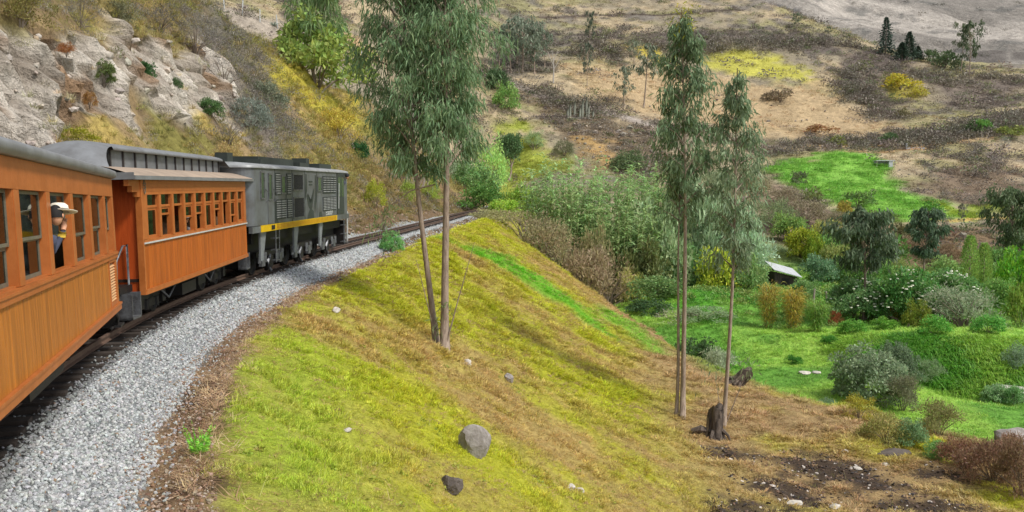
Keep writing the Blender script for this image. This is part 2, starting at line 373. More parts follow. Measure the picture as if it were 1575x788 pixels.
n1 = fbm(gx, gy, 6, 4, 1); n2 = fbm(gx, gy, 1.6, 4, 2); n3 = fbm(gx * 1.0 + gy * 0.35, gy * 0.55, 3.0, 4, 3)
def slope_cover(x, y, u):
    """grass cover colour on the spur right of the line"""
    a = fbm(x, y, 6, 4, 1); b = fbm(x, y, 1.5, 3, 2); c = fbm(x * 1.0 + y * 0.35, y * 0.55, 3.0, 4, 3)
    dist = np.hypot(x, y)
    t = sstep(0.41, 0.68, 0.45 * a + 0.3 * c + 0.25 * b + 0.004 * (u - 9) + 0.03 * sstep(8, 20, u))
    g = np.array(lin(165, 168, 44))[None] * np.ones((len(x), 1)); tan = np.array(lin(168, 146, 88))[None]
    lush = np.array(lin(147, 169, 58))[None]
    g = g + (lush - g) * (sstep(6.5, 4.0, u) * sstep(30, 15, y) * 0.8)[:, None]
    c = g + (tan - g) * t[:, None]
    z = sstep(9, 15, u) * sstep(-1.2, 0.4, c[:, 0] * 0 + (hN(x, y, False) * -1 - 6.8))
    c = c + (np.array(lin(162, 137, 98))[None] - c) * (z * sstep(0.25, 0.5, a))[:, None]
    bs = sstep(-1.6, 1.0, poly_sd(x, y, STRIP) + 2.6 * (b - 0.5)) * .95; c = c + (np.array(lin(104, 168, 40))[None] - c) * bs[:, None]
    gm = sstep(-2.0, 1.5, line_sd(x, y, EDGE) + 3 * (a - 0.5)) * sstep(62, 52, y); c = c + (np.array(lin(98, 150, 34))[None] - c) * gm[:, None]
    return c
STRIP = polyW([(690, 372), (730, 392), (800, 430), (870, 470), (935, 515), (920, 495), (850, 440), (790, 405), (740, 385)], smoothN)
STRIP2 = polyW([(925, 470), (985, 505), (1035, 548), (1010, 545), (960, 510), (920, 485)], smoothN)
c = slope_cover(gx, gy, gu); c = c * .72 + .28 * C_(108, 92, 58)[None] * (.6 + .8 * n2)[:, None]      # soil shows between the tufts
b2 = sstep(-0.6, 0.6, poly_sd(gx, gy, STRIP2) + 1.0 * (n2 - 0.5)); paint(c, b2 * .85, C_(112, 164, 44))
# burnt mulch on the terrace
BURN = [[(1050, 672), (1090, 678), (1180, 700), (1150, 712), (1090, 700)], [(1170, 705), (1260, 695), (1330, 715), (1420, 750), (1380, 765), (1300, 748), (1230, 730)],
        [(1130, 738), (1200, 742), (1300, 765), (1260, 780), (1180, 765)], [(1400, 715), (1470, 718), (1460, 735), (1410, 732)], [(1340, 770), (1460, 762), (1500, 785), (1420, 800), (1330, 795)], [(1100, 765), (1180, 775), (1240, 800), (1100, 800)]]
BURNXY = [polyW(p, smoothN) for p in BURN]
burn = np.zeros(len(gx))
for p in BURNXY: burn = np.maximum(burn, sstep(-1.0, 0.4, poly_sd(gx, gy, p) + 3.8 * (fbm(gx, gy, .9, 4, 2) - 0.5)))
paint(c, burn * .92, C_(54, 45, 41))
# shoulder, ballast, track
paint(c, sstep(3.45, 3.0, gu + 0.9 * (n2 - 0.5) + .7 * sstep(38, 58, gy)) * sstep(1.0, 1.2, gu), lerp(C_(84, 68, 52)[None], C_(132, 110, 84)[None], sstep(0.4, 0.6, n2)[:, None]))
paint(c, sstep(2.5, 2.3, gu + 0.35 * (n2 - 0.5) + .85 * sstep(38, 58, gy)) * (gu > -2), C_(120, 124, 124))
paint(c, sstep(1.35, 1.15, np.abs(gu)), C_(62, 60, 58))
# left hillside
lm = sstep(-1.6, -2.4, gu)
l1 = fbm(py_, pz_, 6, 4, 1); l2 = fbm(py_, pz_, 1.5, 4, 2); l3 = fbm(py_ + pz_ * .4, pz_ * .6, 3, 4, 3)
olive, gold, dry, brown, grey = C_(118, 112, 62), C_(168, 148, 84), C_(140, 120, 88), C_(112, 94, 74), C_(118, 114, 108)
lc = lerp(dry[None], olive[None], sstep(0.42, 0.6, l1)[:, None]); lc = lerp(lc, gold[None], (sstep(0.5, 0.64, l3) * 0.8)[:, None]); lc = lerp(lc, brown[None], sstep(0.52, 0.68, l2)[:, None] * 0.7)
YEL = polyW([(365, 66), (420, 90), (480, 110), (545, 150), (560, 200), (520, 200), (470, 165), (420, 130), (380, 100)], smoothN)
paint(lc, sstep(-1, 1.5, poly_sd(gx, gy, YEL) + 3 * (n2 - 0.5)), C_(160, 148, 58))
for pg, cc in [([(300, 0), (372, 62), (420, 150), (450, 220), (400, 250), (350, 190), (330, 110), (270, 50)], C_(112, 106, 100)),
               ([(-60, -60), (300, -60), (310, 40), (270, 62), (200, 52), (150, 42), (120, 66), (60, 50), (-60, 20)], C_(122, 104, 78)),
               ([(540, 250), (600, 230), (700, 290), (720, 330), (560, 350)], C_(120, 98, 72))]:
    paint(lc, sstep(-1.2, 1.5, poly_sd(gx, gy, polyW(pg, smoothN)) + 4 * (n2 - 0.5)) * 0.85, cc)
paint(lc, sstep(-6.2, -3.8, gu + 2 * (n2 - 0.5)) * 0.9, C_(104, 86, 66))
rc = lerp(C_(164, 154, 141)[None], C_(212, 203, 190)[None], sstep(0.36, 0.6, fbm(py_, pz_, 1.4, 4, 5))[:, None])
rc = lerp(rc, C_(140, 104, 66)[None], (sstep(0.6, 0.68, fbm(py_, pz_, 2.2, 3, 6)) * 0.75)[:, None])
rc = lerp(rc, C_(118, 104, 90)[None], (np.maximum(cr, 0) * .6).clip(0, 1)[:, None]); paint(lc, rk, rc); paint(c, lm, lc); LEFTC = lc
nr, nc = XX.shape
gi = np.arange(nr - 1)[:, None] * nc; gj = np.arange(nc - 1)[None]
Qn = np.stack([gi + gj, gi + gj + 1, gi + nc + gj + 1, gi + nc + gj], -1).reshape(-1, 4)
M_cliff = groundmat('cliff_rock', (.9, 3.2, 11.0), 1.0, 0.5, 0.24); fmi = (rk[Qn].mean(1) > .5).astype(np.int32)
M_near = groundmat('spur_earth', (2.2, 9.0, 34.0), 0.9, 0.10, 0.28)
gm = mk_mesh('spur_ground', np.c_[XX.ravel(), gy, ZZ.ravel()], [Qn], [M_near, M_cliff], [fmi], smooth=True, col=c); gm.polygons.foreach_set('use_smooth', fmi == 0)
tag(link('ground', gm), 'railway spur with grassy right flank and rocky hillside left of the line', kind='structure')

# far sheet --------------------------------------------------------
ys2 = [34.0]
while ys2[-1] < 350: ys2.append(ys2[-1] + max(0.4, 0.0062 * ys2[-1]))
ys2 = np.array(ys2); ts = np.linspace(-0.62, 1.0, 460)
Y2, T2 = np.meshgrid(ys2, ts, indexing='ij'); X2 = T2 * (Y2 + 30) ; Z2 = hV(X2, Y2)
vx, vy = X2.ravel(), Y2.ravel(); m1 = fbm(vx, vy, 18, 4, 1); m2 = fbm(vx, vy, 5, 4, 2); m3 = fbm(vx * 0.5, vy, 9, 4, 3)
vc = lerp(C_(138, 128, 108)[None], C_(166, 150, 122)[None], sstep(0.4, 0.6, m1)[:, None]); vc = lerp(vc, C_(132, 130, 86)[None], (sstep(0.5, 0.62, m3) * .6)[:, None]); vc = lerp(vc, C_(112, 106, 100)[None], (sstep(0.5, 0.66, m2) * 0.8)[:, None])
low = sstep(128, 96, vy); paint(vc, low, lerp(C_(100, 146, 58)[None], C_(146, 180, 78)[None], sstep(0.4, 0.6, m2)[:, None]))
VP = [([(1180, 262), (1215, 245), (1280, 234), (1340, 236), (1378, 250), (1372, 262), (1400, 300), (1470, 310), (1490, 345), (1400, 352), (1330, 335), (1240, 300), (1200, 282)], C_(112, 164, 60), 2.2),
      ([(1395, 285), (1480, 250), (1575, 262), (1575, 320), (1500, 318), (1420, 310)], C_(118, 102, 86), 2),
      ([(1290, 345), (1480, 350), (1575, 345), (1575, 405), (1300, 395)], C_(120, 100, 78), 3),
      ([(1150, 330), (1180, 268), (1260, 318), (1300, 345), (1260, 395), (1180, 360)], C_(124, 108, 92), 2),
      ([(1080, 95), (1120, 75), (1190, 85), (1255, 112), (1250, 130), (1180, 125), (1100, 110)], C_(172, 168, 74), 2.5),
      ([(960, 70), (1010, 70), (1040, 100), (1000, 95)], C_(176, 160, 60), 2),
      ([(860, 95), (1090, 108), (1190, 130), (1270, 130), (1340, 180), (1400, 195), (1330, 212), (1200, 208), (1100, 195), (980, 175), (880, 135)], C_(170, 148, 114), 3),
      ([(1290, 80), (1370, 80), (1430, 110), (1420, 150), (1380, 190), (1330, 165), (1290, 130)], C_(100, 90, 84), 3),
      ([(1360, 112), (1400, 108), (1430, 140), (1410, 152), (1365, 145)], C_(150, 140, 66), 2.5),
      ([(1400, 110), (1575, 120), (1575, 165), (1450, 165)], C_(104, 94, 86), 3),
      ([(760, 190), (800, 185), (860, 240), (865, 265), (800, 285), (740, 330), (730, 280)], C_(140, 150, 56), 2.5),
      ([(790, 130), (850, 150), (1000, 200), (1040, 240), (1000, 290), (900, 240), (850, 200)], C_(112, 98, 80), 2),
      ([(890, 215), (930, 225), (960, 255), (930, 262)], C_(170, 140, 92), 2),
      ([(800, 52), (850, 55), (840, 118), (760, 115), (760, 60)], C_(96, 92, 84), 3),
      ([(900, 45), (1000, 50), (1130, 45), (1290, 60), (1280, 85), (1130, 68), (1000, 68), (880, 70)], C_(98, 90, 84), 3),
      ([(1180, 210), (1350, 212), (1575, 175), (1575, 205), (1440, 222), (1300, 230), (1185, 224)], C_(108, 98, 78), 2),
      ([(330, 8), (345, 2), (470, 55), (560, 88), (560, 104), (440, 75), (330, 45)], C_(152, 142, 130), 1.5),
      ([(540, 60), (600, 90), (600, 118), (545, 100)], C_(180, 150, 110), 2),
      ([(1040, 430), (1075, 440), (1150, 590), (1120, 570), (1080, 520)], C_(84, 146, 48), 1.5),
      ([(1440, 318), (1575, 312), (1575, 330), (1450, 338)], C_(128, 146, 48), 1.5)]
for pg, cc, sf in VP:
    P = polyW(pg, smoothV, y0=40); paint(vc, sstep(-sf, sf, poly_sd(vx, vy, P) + (9 * (m2 - 0.5) + 5 * (fbm(vx, vy, 2.2, 3, 4) - .5)) * (sf / 2)) * 0.9, cc)
def trackline(pix, wid, cc, k=1.0):           # a path worn along the hillside
    P = polyW(pix, smoothV, y0=60); paint(vc, sstep(wid, wid * 0.5, np.abs(line_sd(vx, vy, P)) + wid * 0.6 * (m2 - 0.5)) * k, cc)
trackline([(745, 112), (790, 128), (850, 152), (920, 172), (1000, 192)], 2.2, C_(160, 150, 140))
trackline([(1180, 228), (1240, 226), (1320, 226), (1440, 222), (1530, 212)], 1.2, C_(186, 160, 120))
trackline([(1430, 226), (1370, 232), (1300, 236)], 0.9, C_(180, 150, 110))
trackline([(830, 27), (920, 22), (1040, 24), (1140, 15)], 1.3, C_(84, 74, 66))
trackline([(1215, 45), (1260, 62), (1320, 76), (1360, 92)], 1.5, C_(84, 76, 70))
trackline([(1440, 345), (1480, 342), (1520, 338), (1575, 334)], 0.8, C_(182, 158, 96))
nr, nc = X2.shape
gi = np.arange(nr - 1)[:, None] * nc; gj = np.arange(nc - 1)[None]
Qv = np.stack([gi + gj, gi + gj + 1, gi + nc + gj + 1, gi + nc + gj], -1).reshape(-1, 4)
M_far = groundmat('hill_earth', (0.25, 1.1, 4.0), 1.0, 0.5, 0.25)
tag(link('hillside', mk_mesh('valley_hillside', np.c_[vx, vy, Z2.ravel()], [Qv], [M_far], smooth=True, col=vc)), 'valley floor of green pasture rising to dry brown hillside', kind='structure')
# distant mountain --------------------------------------------------
ys3 = np.linspace(300, 860, 150); ts = np.linspace(-0.15, 1.3, 240)
Y3, T3 = np.meshgrid(ys3, ts, indexing='ij'); X3 = T3 * Y3; Z3 = hM(X3, Y3)
mx_, my_ = X3.ravel(), Y3.ravel(); q1 = fbm(mx_ * 0.6 + my_ * 0.4, my_ * 0.5, 40, 5, 1); q2 = fbm(mx_, my_, 12, 4, 2)
mc = lerp(C_(138, 132, 124)[None], C_(176, 168, 158)[None], sstep(0.4, 0.6, q1)[:, None]); mc = lerp(mc, C_(98, 98, 94)[None], (sstep(0.56, 0.7, q2) * 0.7)[:, None])
nr, nc = X3.shape
for pg, cc in [([(1490, 82), (1545, 80), (1548, 96), (1495, 98)], C_(112, 106, 100)), ([(1555, 80), (1620, 80), (1620, 92), (1560, 92)], C_(110, 104, 98)), ([(1170, 0), (1230, 10), (1260, 40), (1200, 30)], C_(104, 102, 100))]:
    P = polyW(pg, lambda x, y: hM(x, y, False), y0=200, y1=1000); paint(mc, sstep(-1, 1, poly_sd(mx_, my_, P)), cc)
gi = np.arange(nr - 1)[:, None] * nc; gj = np.arange(nc - 1)[None]
Qm = np.stack([gi + gj, gi + gj + 1, gi + nc + gj + 1, gi + nc + gj], -1).reshape(-1, 4)
M_mon = groundmat('mountain_earth', (0.12, 0.5, 1.8), 1.0, 3.0, 0.26)
tag(link('mountain', mk_mesh('far_mountain', np.c_[mx_, my_, Z3.ravel()], [Qm], [M_mon], smooth=True, col=mc)), 'bare pale grey mountainside behind the conifer ridge', kind='structure')
# outlying ground out of view, so the land goes on to every side
gx4, gy4 = np.meshgrid(np.linspace(-400, 900, 40), np.linspace(-400, 1000, 40), indexing='ij')
o = MB().grid(np.stack([gx4, gy4, np.full(gx4.shape, -16.0) - 0.02 * np.maximum(0, -gy4)], -1)).build('terrain', plain('outlying_earth', lin(120, 116, 70), 0.95, var=0.3, scale=0.05), None, True)
tag(o, 'valley ground lying below and around the spur', kind='structure')
# ------------------------------------------------------------------ railway track
M_rail = plain('rusty_rail', lin(104, 84, 72), 0.6, 0.3, 0.4, 9, 0.1)
M_sleeper = plain('tarred_sleeper', lin(62, 54, 48), 0.9, 0, 0.4, 5, 0.5, stretch=(1, 6, 1))
track = thing('railway_track', 'rusty narrow gauge railway track on dark wooden sleepers curving along the hillside', 'railway track')
tyy = np.concatenate([np.linspace(-8, 40, 97), np.linspace(40.8, 125, 90)])
for s in (-1, 1):
    sec = np.array([(-.06, -.13), (.06, -.13), (.06, -.117), (.010, -.10), (.010, -.045), (.034, -.036), (.034, -.004), (.028, 0), (-.028, 0), (-.034, -.004), (-.034, -.036), (-.010, -.045), (-.010, -.10), (-.06, -.117), (-.06, -.13)])
    h = head(tyy); ct, st = np.cos(h), np.sin(h)
    off = s * 0.56 + sec[:, 0]
    G = np.stack([cen(tyy)[:, None] + off[None] * ct[:, None], tyy[:, None] - off[None] * st[:, None], grade(tyy)[:, None] + sec[None, :, 1]], -1)
    MB().grid(G).build('rail', M_rail, track)
sm = MB(); sm.box((-1.0, -0.1, -0.27), (1.0, 0.1, -0.132)); sme = sm.mesh('sleeper', M_sleeper)
arc = np.concatenate([[0], np.cumsum(np.hypot(np.diff(cen(_yy)), np.diff(_yy)))]); s0 = np.interp(-6, _yy, arc)
nsl = 0
for k in range(190):
    y = float(np.interp(s0 + k * 0.56, arc, _yy))
    if y > 100: break
    o = link('sleeper', sme, track, (float(cen(y)) + random.uniform(-.05, .05), y, float(grade(y)) + random.uniform(-.012, .012)))
    o.rotation_euler = (random.uniform(-.02, .02), random.uniform(-.015, .015), -float(head(y)) + random.uniform(-.03, .03)); o.scale = (random.uniform(.95, 1.05), random.uniform(.9, 1.1), 1)

# ------------------------------------------------------------------ coaches
M_wood = plain('varnished_orange_wood', lin(168, 104, 40), 0.42, 0, 0.36, 2.6, 0.25, dirt=lin(128, 74, 26), stretch=(5, 5, 0.35), spec=0.25)
M_post = plain('varnished_post_wood', lin(164, 96, 48), 0.4, 0, 0.25, 4.0, 0.15, dirt=lin(140, 74, 26), spec=0.3)
M_red = plain('red_orange_wood', lin(166, 70, 24), 0.5, 0, 0.3, 3.0, 0.2, dirt=lin(130, 48, 12), stretch=(4, 4, 0.4))
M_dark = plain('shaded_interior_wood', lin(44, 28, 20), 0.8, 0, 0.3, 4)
M_roofg = plain('grey_roof_paint', lin(122, 124, 126), 0.5, 0.2, 0.3, 2.5, 0.15, dirt=lin(92, 90, 88))
M_rooft = plain('dusty_tan_roof_felt', lin(158, 140, 122), 0.85, 0, 0.3, 2.0, 0.3, dirt=lin(118, 106, 96))
M_black = plain('black_running_gear', lin(30, 30, 31), 0.55, 0.3, 0.4, 6, 0.3, dirt=lin(50, 44, 38))
M_iron = plain('worn_grey_iron', lin(116, 118, 121), 0.45, 0.6, 0.4, 8, 0.2, dirt=lin(60, 54, 50))
M_white = plain('pale_metal_strip', lin(200, 202, 200), 0.4, 0.3, 0.2, 10)
M_sash = plain('grey_green_sash', lin(104, 100, 86), 0.5, 0.1, 0.3, 8)
M_seat = plain('brown_leather_seat', lin(118, 92, 70), 0.5, 0, 0.3, 5)
def glass(name, tint, refl=0.25):
    m, t, p, N, L = nodes(name)
    tr = N('ShaderNodeBsdfTransparent'); tr.inputs[0].default_value = (*tint, 1)
    gl = N('ShaderNodeBsdfGlossy'); gl.inputs['Roughness'].default_value = 0.04; gl.inputs[0].default_value = (.62, .68, .66, 1)
    fr = N('ShaderNodeFresnel'); fr.inputs[0].default_value = 1.33
    ad = N('ShaderNodeMath'); ad.operation = 'ADD'; ad.inputs[1].default_value = refl; ad.use_clamp = True; L(fr.outputs[0], ad.inputs[0])
    mx = N('ShaderNodeMixShader'); L(ad.outputs[0], mx.inputs[0]); L(tr.outputs[0], mx.inputs[1]); L(gl.outputs[0], mx.inputs[2])
    L(mx.outputs[0], t.nodes['Material Output'].inputs[0]); t.nodes.remove(p); return m
M_glass = glass('window_glass', (.42, .46, .42), 0.05)

def frame_at(P0, P1, lean):
    """local frame: x forward along the right bottom edge P0->P1, y left, z up; origin on the right bottom edge"""
    P0 = Vector(P0); d = (Vector(P1) - P0).normalized(); left = Vector((0, 0, 1)).cross(d).normalized(); up = d.cross(left)
    M = Matrix(((d.x, left.x, up.x, P0.x), (d.y, left.y, up.y, P0.y), (d.z, left.z, up.z, P0.z), (0, 0, 0, 1)))
    return M @ Matrix.Rotation(lean, 4, 'X')
def add_thing_M(name, label, cat, M, group=None):
    o = thing(name, label, cat, group=group); o.matrix_world = M; return o
WD = 2.6
def wheelset(parent, x, zr, r=0.38, n=24, name='wheel'):
    for y in (0.75, WD - 0.75):
        s = -1 if y < 1.3 else 1
        prof = [(0.001, -.05), (.10, -.06), (.12, -.02), (r - .07, -.015), (r - .055, -.05), (r, -.05), (r, .05), (r + .03, .055), (r + .03, .085), (0.001, .085)]
        MB().lathe([(a, -s * -b) for a, b in prof], n, Mx(rx=math.pi / 2), (x, y, zr + r)).build(name, M_black, parent, True)
def bogie(coach, x, zr):
    b = MB()
    for y in (0.55, WD - 0.55):
        b.box((x - 1.0, y - .05, zr + .42), (x + 1.0, y + .05, zr + .54)); b.box((x - .35, y - .06, zr + .24), (x + .35, y + .06, zr + .40))
        for dx in (-.75, .75):
            b.box((x + dx - .12, y - .1, zr + .25), (x + dx + .12, y + .08, zr + .55))
            b.tube([(x + dx * .45, y - .02, zr + .2), (x + dx * .45, y - .02, zr + .42)], .09, 8)
    b.box((x - .15, .5, zr + .35), (x + .15, WD - .5, zr + .6))
    o = b.build('bogie', M_black, coach)
    for dx in (-.75, .75): wheelset(o, x + dx, zr)
    return o
def opening_wall(coach, L, edges, z0, z1, zt, side, mat):
    """window posts and rails of one side wall; edges = [(a,b)] openings along x"""
    y0, y1 = (0.0, 0.11) if side == 0 else (WD - .11, WD)
    xs = [0.0] + [v for e in edges for v in e] + [L]
    for i in range(0, len(xs), 2):
        if xs[i + 1] - xs[i] > .01:
            m = MB().box((xs[i], y0, z0 + .002), (xs[i + 1], y1, z1 - .002))
            if side == 0: m.box((xs[i] + .02, -.012, z0 + .004), (xs[i + 1] - .02, y0 - .001, z1 - .004))
            m.build('window_post', mat, coach)
    MB().box((0, y0 - (.01 if side == 0 else 0), z1), (L, y1, zt)).build('letter_board', mat, coach)
def boards(coach, x0, x1, z0, z1, wdt, mat=None):
    n = int(round((x1 - x0) / wdt)); wd = (x1 - x0) / n
    m = MB(); b = .004
    V = np.array([[.0, .006, z0], [wd, .006, z0], [wd, .006, z1], [0, .006, z1], [b, .0, z0], [wd - b, .0, z0], [wd - b, .0, z1], [b, .0, z1]])
    m.add(V, [[4, 5, 6, 7], [0, 4, 7, 3], [5, 1, 2, 6], [7, 6, 2, 3], [0, 1, 5, 4]]); me = m.mesh('board', mat or M_wood)
    for i in range(n): link('board', me, coach, (x0 + i * wd, random.uniform(-.002, .002), 0))
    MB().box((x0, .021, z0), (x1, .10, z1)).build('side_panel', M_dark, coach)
def window(coach, a, b, z0, z1, style, k):
    """one window opening with sashes and panes"""
    fr = MB()
    fr.box((a - .002, .025, z0 - .02), (b + .002, .12, z0 + .015))
    o = fr.build('window', M_post, coach)
    zm = z0 + (z1 - z0) * .42
    def sash(x0, x1, za, zb, y, t, mat, nm='sash'):
        m = MB(); m.box((x0, y, za), (x1, y + .03, za + t)).box((x0, y, zb - t), (x1, y + .03, zb)).box((x0, y, za + t), (x0 + t, y + .03, zb - t)).box((x1 - t, y, za + t), (x1, y + .03, zb - t))
        m.build(nm, mat, o)
        MB().box((x0 + t, y + .012, za + t), (x1 - t, y + .018, zb - t)).build('pane', M_glass, o)
    if style == 'big':
        MB().box((a + .01, -.022, z0 - .035), (b - .01, .024, z0 - .021)).build('sill_strip', M_white, o)
        up = z0 + (z1 - z0) * [.40, .46, .40, .43, .45, .42, .41][k % 7]
        sash(a + .004, b - .004, up, z1 - .004, .055, .035, M_sash)
        if k not in (3,): sash(a + .004, b - .004, z0 + .017, up + (.0 if k % 2 else .02), .088, .04, M_sash)
    else:
        zt = z0 + (z1 - z0) * .70
        MB().box((a + .003, .03, zt), (b - .003, .10, zt + .05)).build('transom', M_post, o)
        MB().box((a + .004, .06, zt + .052), (b - .004, .066, z1 - .004)).build('pane', M_glass, o)
        if k in (0, 5, 9): sash(a + .004, b - .004, z0 + .017, zt - .004, .05, .05, M_post)
        elif k in (1, 3, 4, 6, 8): sash(a + .004, b - .004, zt - [0, .18, 0, .30, .25, 0, .2, 0, .42][k], zt - .004, .05, .045, M_post)
def seats(coach, xs, zf):
    for x in xs:
        for y in (.25, WD - 1.05):
            m = MB(); m.box((x, y, zf + .05), (x + .45, y + .8, zf + .45)); m.box((x + .46, y, zf + .05), (x + .55, y + .8, zf + 1.0))
            m.build('seat', M_seat, coach)

# coach nearest the camera ------------------------------------------
A0, A1 = np.array([-7.03, 15.8, .67]), np.array([-4.53, 7.85, .77])
dA = (A0 - A1) / np.linalg.norm(A0 - A1); LA = 10.4
coach1 = add_thing_M('passenger_coach', 'orange wooden coach with large sash windows, closest of the train and cut by the frame', 'train coach', frame_at(A0 - dA * LA, A0, R(-2.2)))
c1 = coach1; Z0, Z1, ZT = 1.04, 2.0, 2.31
ed = [(LA - 1.02, LA - .24)]
x = LA - 1.02
for k in range(6):
    b = x - .27; a = b - 1.29; x = a
    if a > 0: ed.append((a, b))
edA = ed[::-1]
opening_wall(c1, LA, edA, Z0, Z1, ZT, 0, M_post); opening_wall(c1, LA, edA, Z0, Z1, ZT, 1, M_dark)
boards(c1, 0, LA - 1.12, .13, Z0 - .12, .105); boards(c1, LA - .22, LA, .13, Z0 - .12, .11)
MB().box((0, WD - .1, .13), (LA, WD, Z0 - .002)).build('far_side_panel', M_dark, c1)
MB().box((0, -.03, Z0 - .118), (LA, .11, Z0 - .002)).box((0, -.045, Z0 - .05), (LA, -.031, Z0 - .022)).build('sill_rail', M_post, c1)
MB().box((0, -.035, 0), (LA, .12, .128)).box((0, -.05, .09), (LA, -.036, .126)).build('bottom_rail', M_post, c1)
lv = MB().box((LA - 1.12, -.012, .13), (LA - 1.04, .1, Z0 - .12)).box((LA - .30, -.012, .13), (LA - .22, .1, Z0 - .12)).box((LA - 1.039, -.012, Z0 - .17), (LA - .301, .1, Z0 - .12)).box((LA - 1.039, -.012, .13), (LA - .301, .1, .2)).build('louvre', M_post, c1)
sl_ = MB().box((-.368, -.036, -.006), (.368, .03, .006), Mx(rx=R(40))).mesh('slat', plain('pale_slat_paint', lin(206, 160, 112), .5, 0, .2, 6))
for i in range(13): link('slat', sl_, lv, (LA - .67, .03, .235 + i * .048))
MB().box((LA - 1.03, .075, .2), (LA - .31, .08, Z0 - .17)).build('louvre_back', M_dark, lv)
for i, (a, b) in enumerate(edA[::-1]): window(c1, a, b, Z0, Z1, 'big', i)
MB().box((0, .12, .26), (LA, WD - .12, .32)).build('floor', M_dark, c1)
MB().box((LA - .09, .11, .2), (LA - .02, WD - .11, 2.34)).build('end_wall', M_red, c1)
MB().box((.02, .11, .2), (.09, WD - .11, 2.34)).build('end_wall', M_red, c1)
# arched roof with a rolled edge
a = np.linspace(0, 1, 25); yy = -.10 + (WD + .2) * a; zz = ZT + .13 + .27 * np.sin(np.pi * a) ** .8
top = np.c_[yy, zz]; prof = np.concatenate([[[-.06, ZT + .004], [-.105, ZT + .03], [-.112, ZT + .09]], top, [[WD + .1, ZT + .03], [WD + .06, ZT + .004], [-.06, ZT + .004]]])
xs = np.array([0, LA - .12, LA - .04, LA]); sh = [1, 1, .985, .93]
G = np.stack([np.c_[np.full(len(prof), xx), 1.3 + (prof[:, 0] - 1.3) * s, ZT + (prof[:, 1] - ZT) * (s ** 3)] for xx, s in zip(xs, sh)])
rf = MB().grid(G)
n = len(prof); rf.add(G[-1], None, [[0, i, i + 1] for i in range(1, n - 2)]); rf.build('roof', M_roofg, c1, True)
seats(c1, np.arange(.6, LA - 1.2, 1.56), .32)
bogie(c1, LA - 2.2, -.67); bogie(c1, 2.2, -.67)
bm = MB().box((0, .3, -.12), (LA, .5, .0)).box((0, WD - .5, -.12), (LA, WD - .3, .0)); bm.box((LA * .4, .25, -.35), (LA * .6, WD - .25, -.13)).build('underframe', M_black, c1)
ep = MB().box((LA, .25, .1), (LA + .75, WD - .25, .24)).build('end_platform', M_black, c1)
for y in (.32, WD - .32):
    MB().tube([(LA + .02, y, .24), (LA + .02, y, 1.02), (LA + .2, y, 1.08), (LA + .55, y, .88), (LA + .72, y, .8), (LA + .72, y, .24)], .022, 8).build('handrail', M_iron, ep, True)
MB().box((LA + .16, .10, -.32), (LA + .62, .34, .09)).box((LA + .12, .02, -.36), (LA + .66, .34, -.322)).build('step', M_black, ep)
MB().tube([(LA + .5, 1.3, -.02), (LA + 1.25, 1.3, -.02)], .09, 8).box((LA + 1.0, 1.15, -.16), (LA + 1.3, 1.45, .1)).build('coupler', M_black, ep)
MB().tube([(LA - .05, .1, -.04), (LA + .1, .06, -.18), (LA + .2, .1, -.3), (LA + .1, .2, -.38)], .03, 6).build('brake_hose', M_black, ep, True)

# coach behind the locomotive ---------------------------------------
B0, B1 = np.array([-7.35, 17.7, .70]), np.array([-8.13, 27.2, .81])
LB = float(np.linalg.norm(B1 - B0))
coach2 = add_thing_M('passenger_coach', 'orange wooden coach with raised clerestory roof, coupled behind the grey locomotive', 'train coach', frame_at(B0, B1, R(-1.0)))
c2 = coach2; Z0, Z1, ZT = 1.10, 2.0, 2.30
edB = [(.36 + i * .905, .36 + i * .905 + .72) for i in range(10)]
opening_wall(c2, LB, edB, Z0, Z1, ZT, 0, M_post); opening_wall(c2, LB, edB, Z0, Z1, ZT, 1, M_dark)
boards(c2, 0.03, LB, .10, Z0 - .07, .118, plain('red_brown_varnished_wood', lin(168, 88, 28), 0.42, 0, 0.36, 2.2, 0.25, dirt=lin(120, 58, 20), stretch=(5, 5, .35)))
MB().box((0, WD - .1, .1), (LB, WD, Z0 - .002)).build('far_side_panel', M_dark, c2)
MB().box((0, -.02, Z0 - .068), (LB, .11, Z0 - .002)).build('sill_rail', M_post, c2)
MB().box((0, -.04, Z0 - .085), (LB, -.021, Z0 - .055)).build('sill_strip', M_white, c2)
MB().box((0, -.03, 0), (LB, .12, .098)).build('bottom_rail', M_post, c2)
MB().box((-.035, -.02, 0), (.028, .10, ZT)).build('corner_post', M_post, c2)
for i in range(3): MB().box((.03, -.018, Z1 + .07 + i * .08), (LB, -.011, Z1 + .142 + i * .08)).build('letter_plank', M_post, c2)
pl = MB(); tt = np.linspace(0, 2 * np.pi, 17); pl.tube(np.c_[.17 + .06 * np.cos(tt), np.full(17, -.026), Z1 + .16 + .14 * np.sin(tt)], .008, 5)
pl.box((.14, -.03, Z1 + .17), (.2, -.02, Z1 + .19)).box((.14, -.03, Z1 + .12), (.2, -.02, Z1 + .135)).box((.14, -.03, Z1 + .22), (.2, -.02, Z1 + .235)).build('number_plate', M_sash, c2)
for i, (a, b) in enumerate(edB): window(c2, a, b, Z0, Z1, 'small', i)
MB().box((0, .12, .26), (LB, WD - .12, .32)).build('floor', M_dark, c2)
for xx, nm in ((.02, 0), (LB - .09, 1)): MB().box((xx, .11, .05), (xx + .07, .95, 2.34)).box((xx, 1.65, .05), (xx + .07, WD - .11, 2.34)).box((xx, .951, 2.0), (xx + .07, 1.649, 2.34)).build('end_wall', M_red, c2)
MB().box((.045, .952, .32), (.075, 1.648, 1.998)).build('end_door', M_dark, c2)
seats(c2, np.arange(.5, LB - 1.0, 1.0), .32)
bogie(c2, 1.9, -.70); bogie(c2, LB - 1.9, -.72)
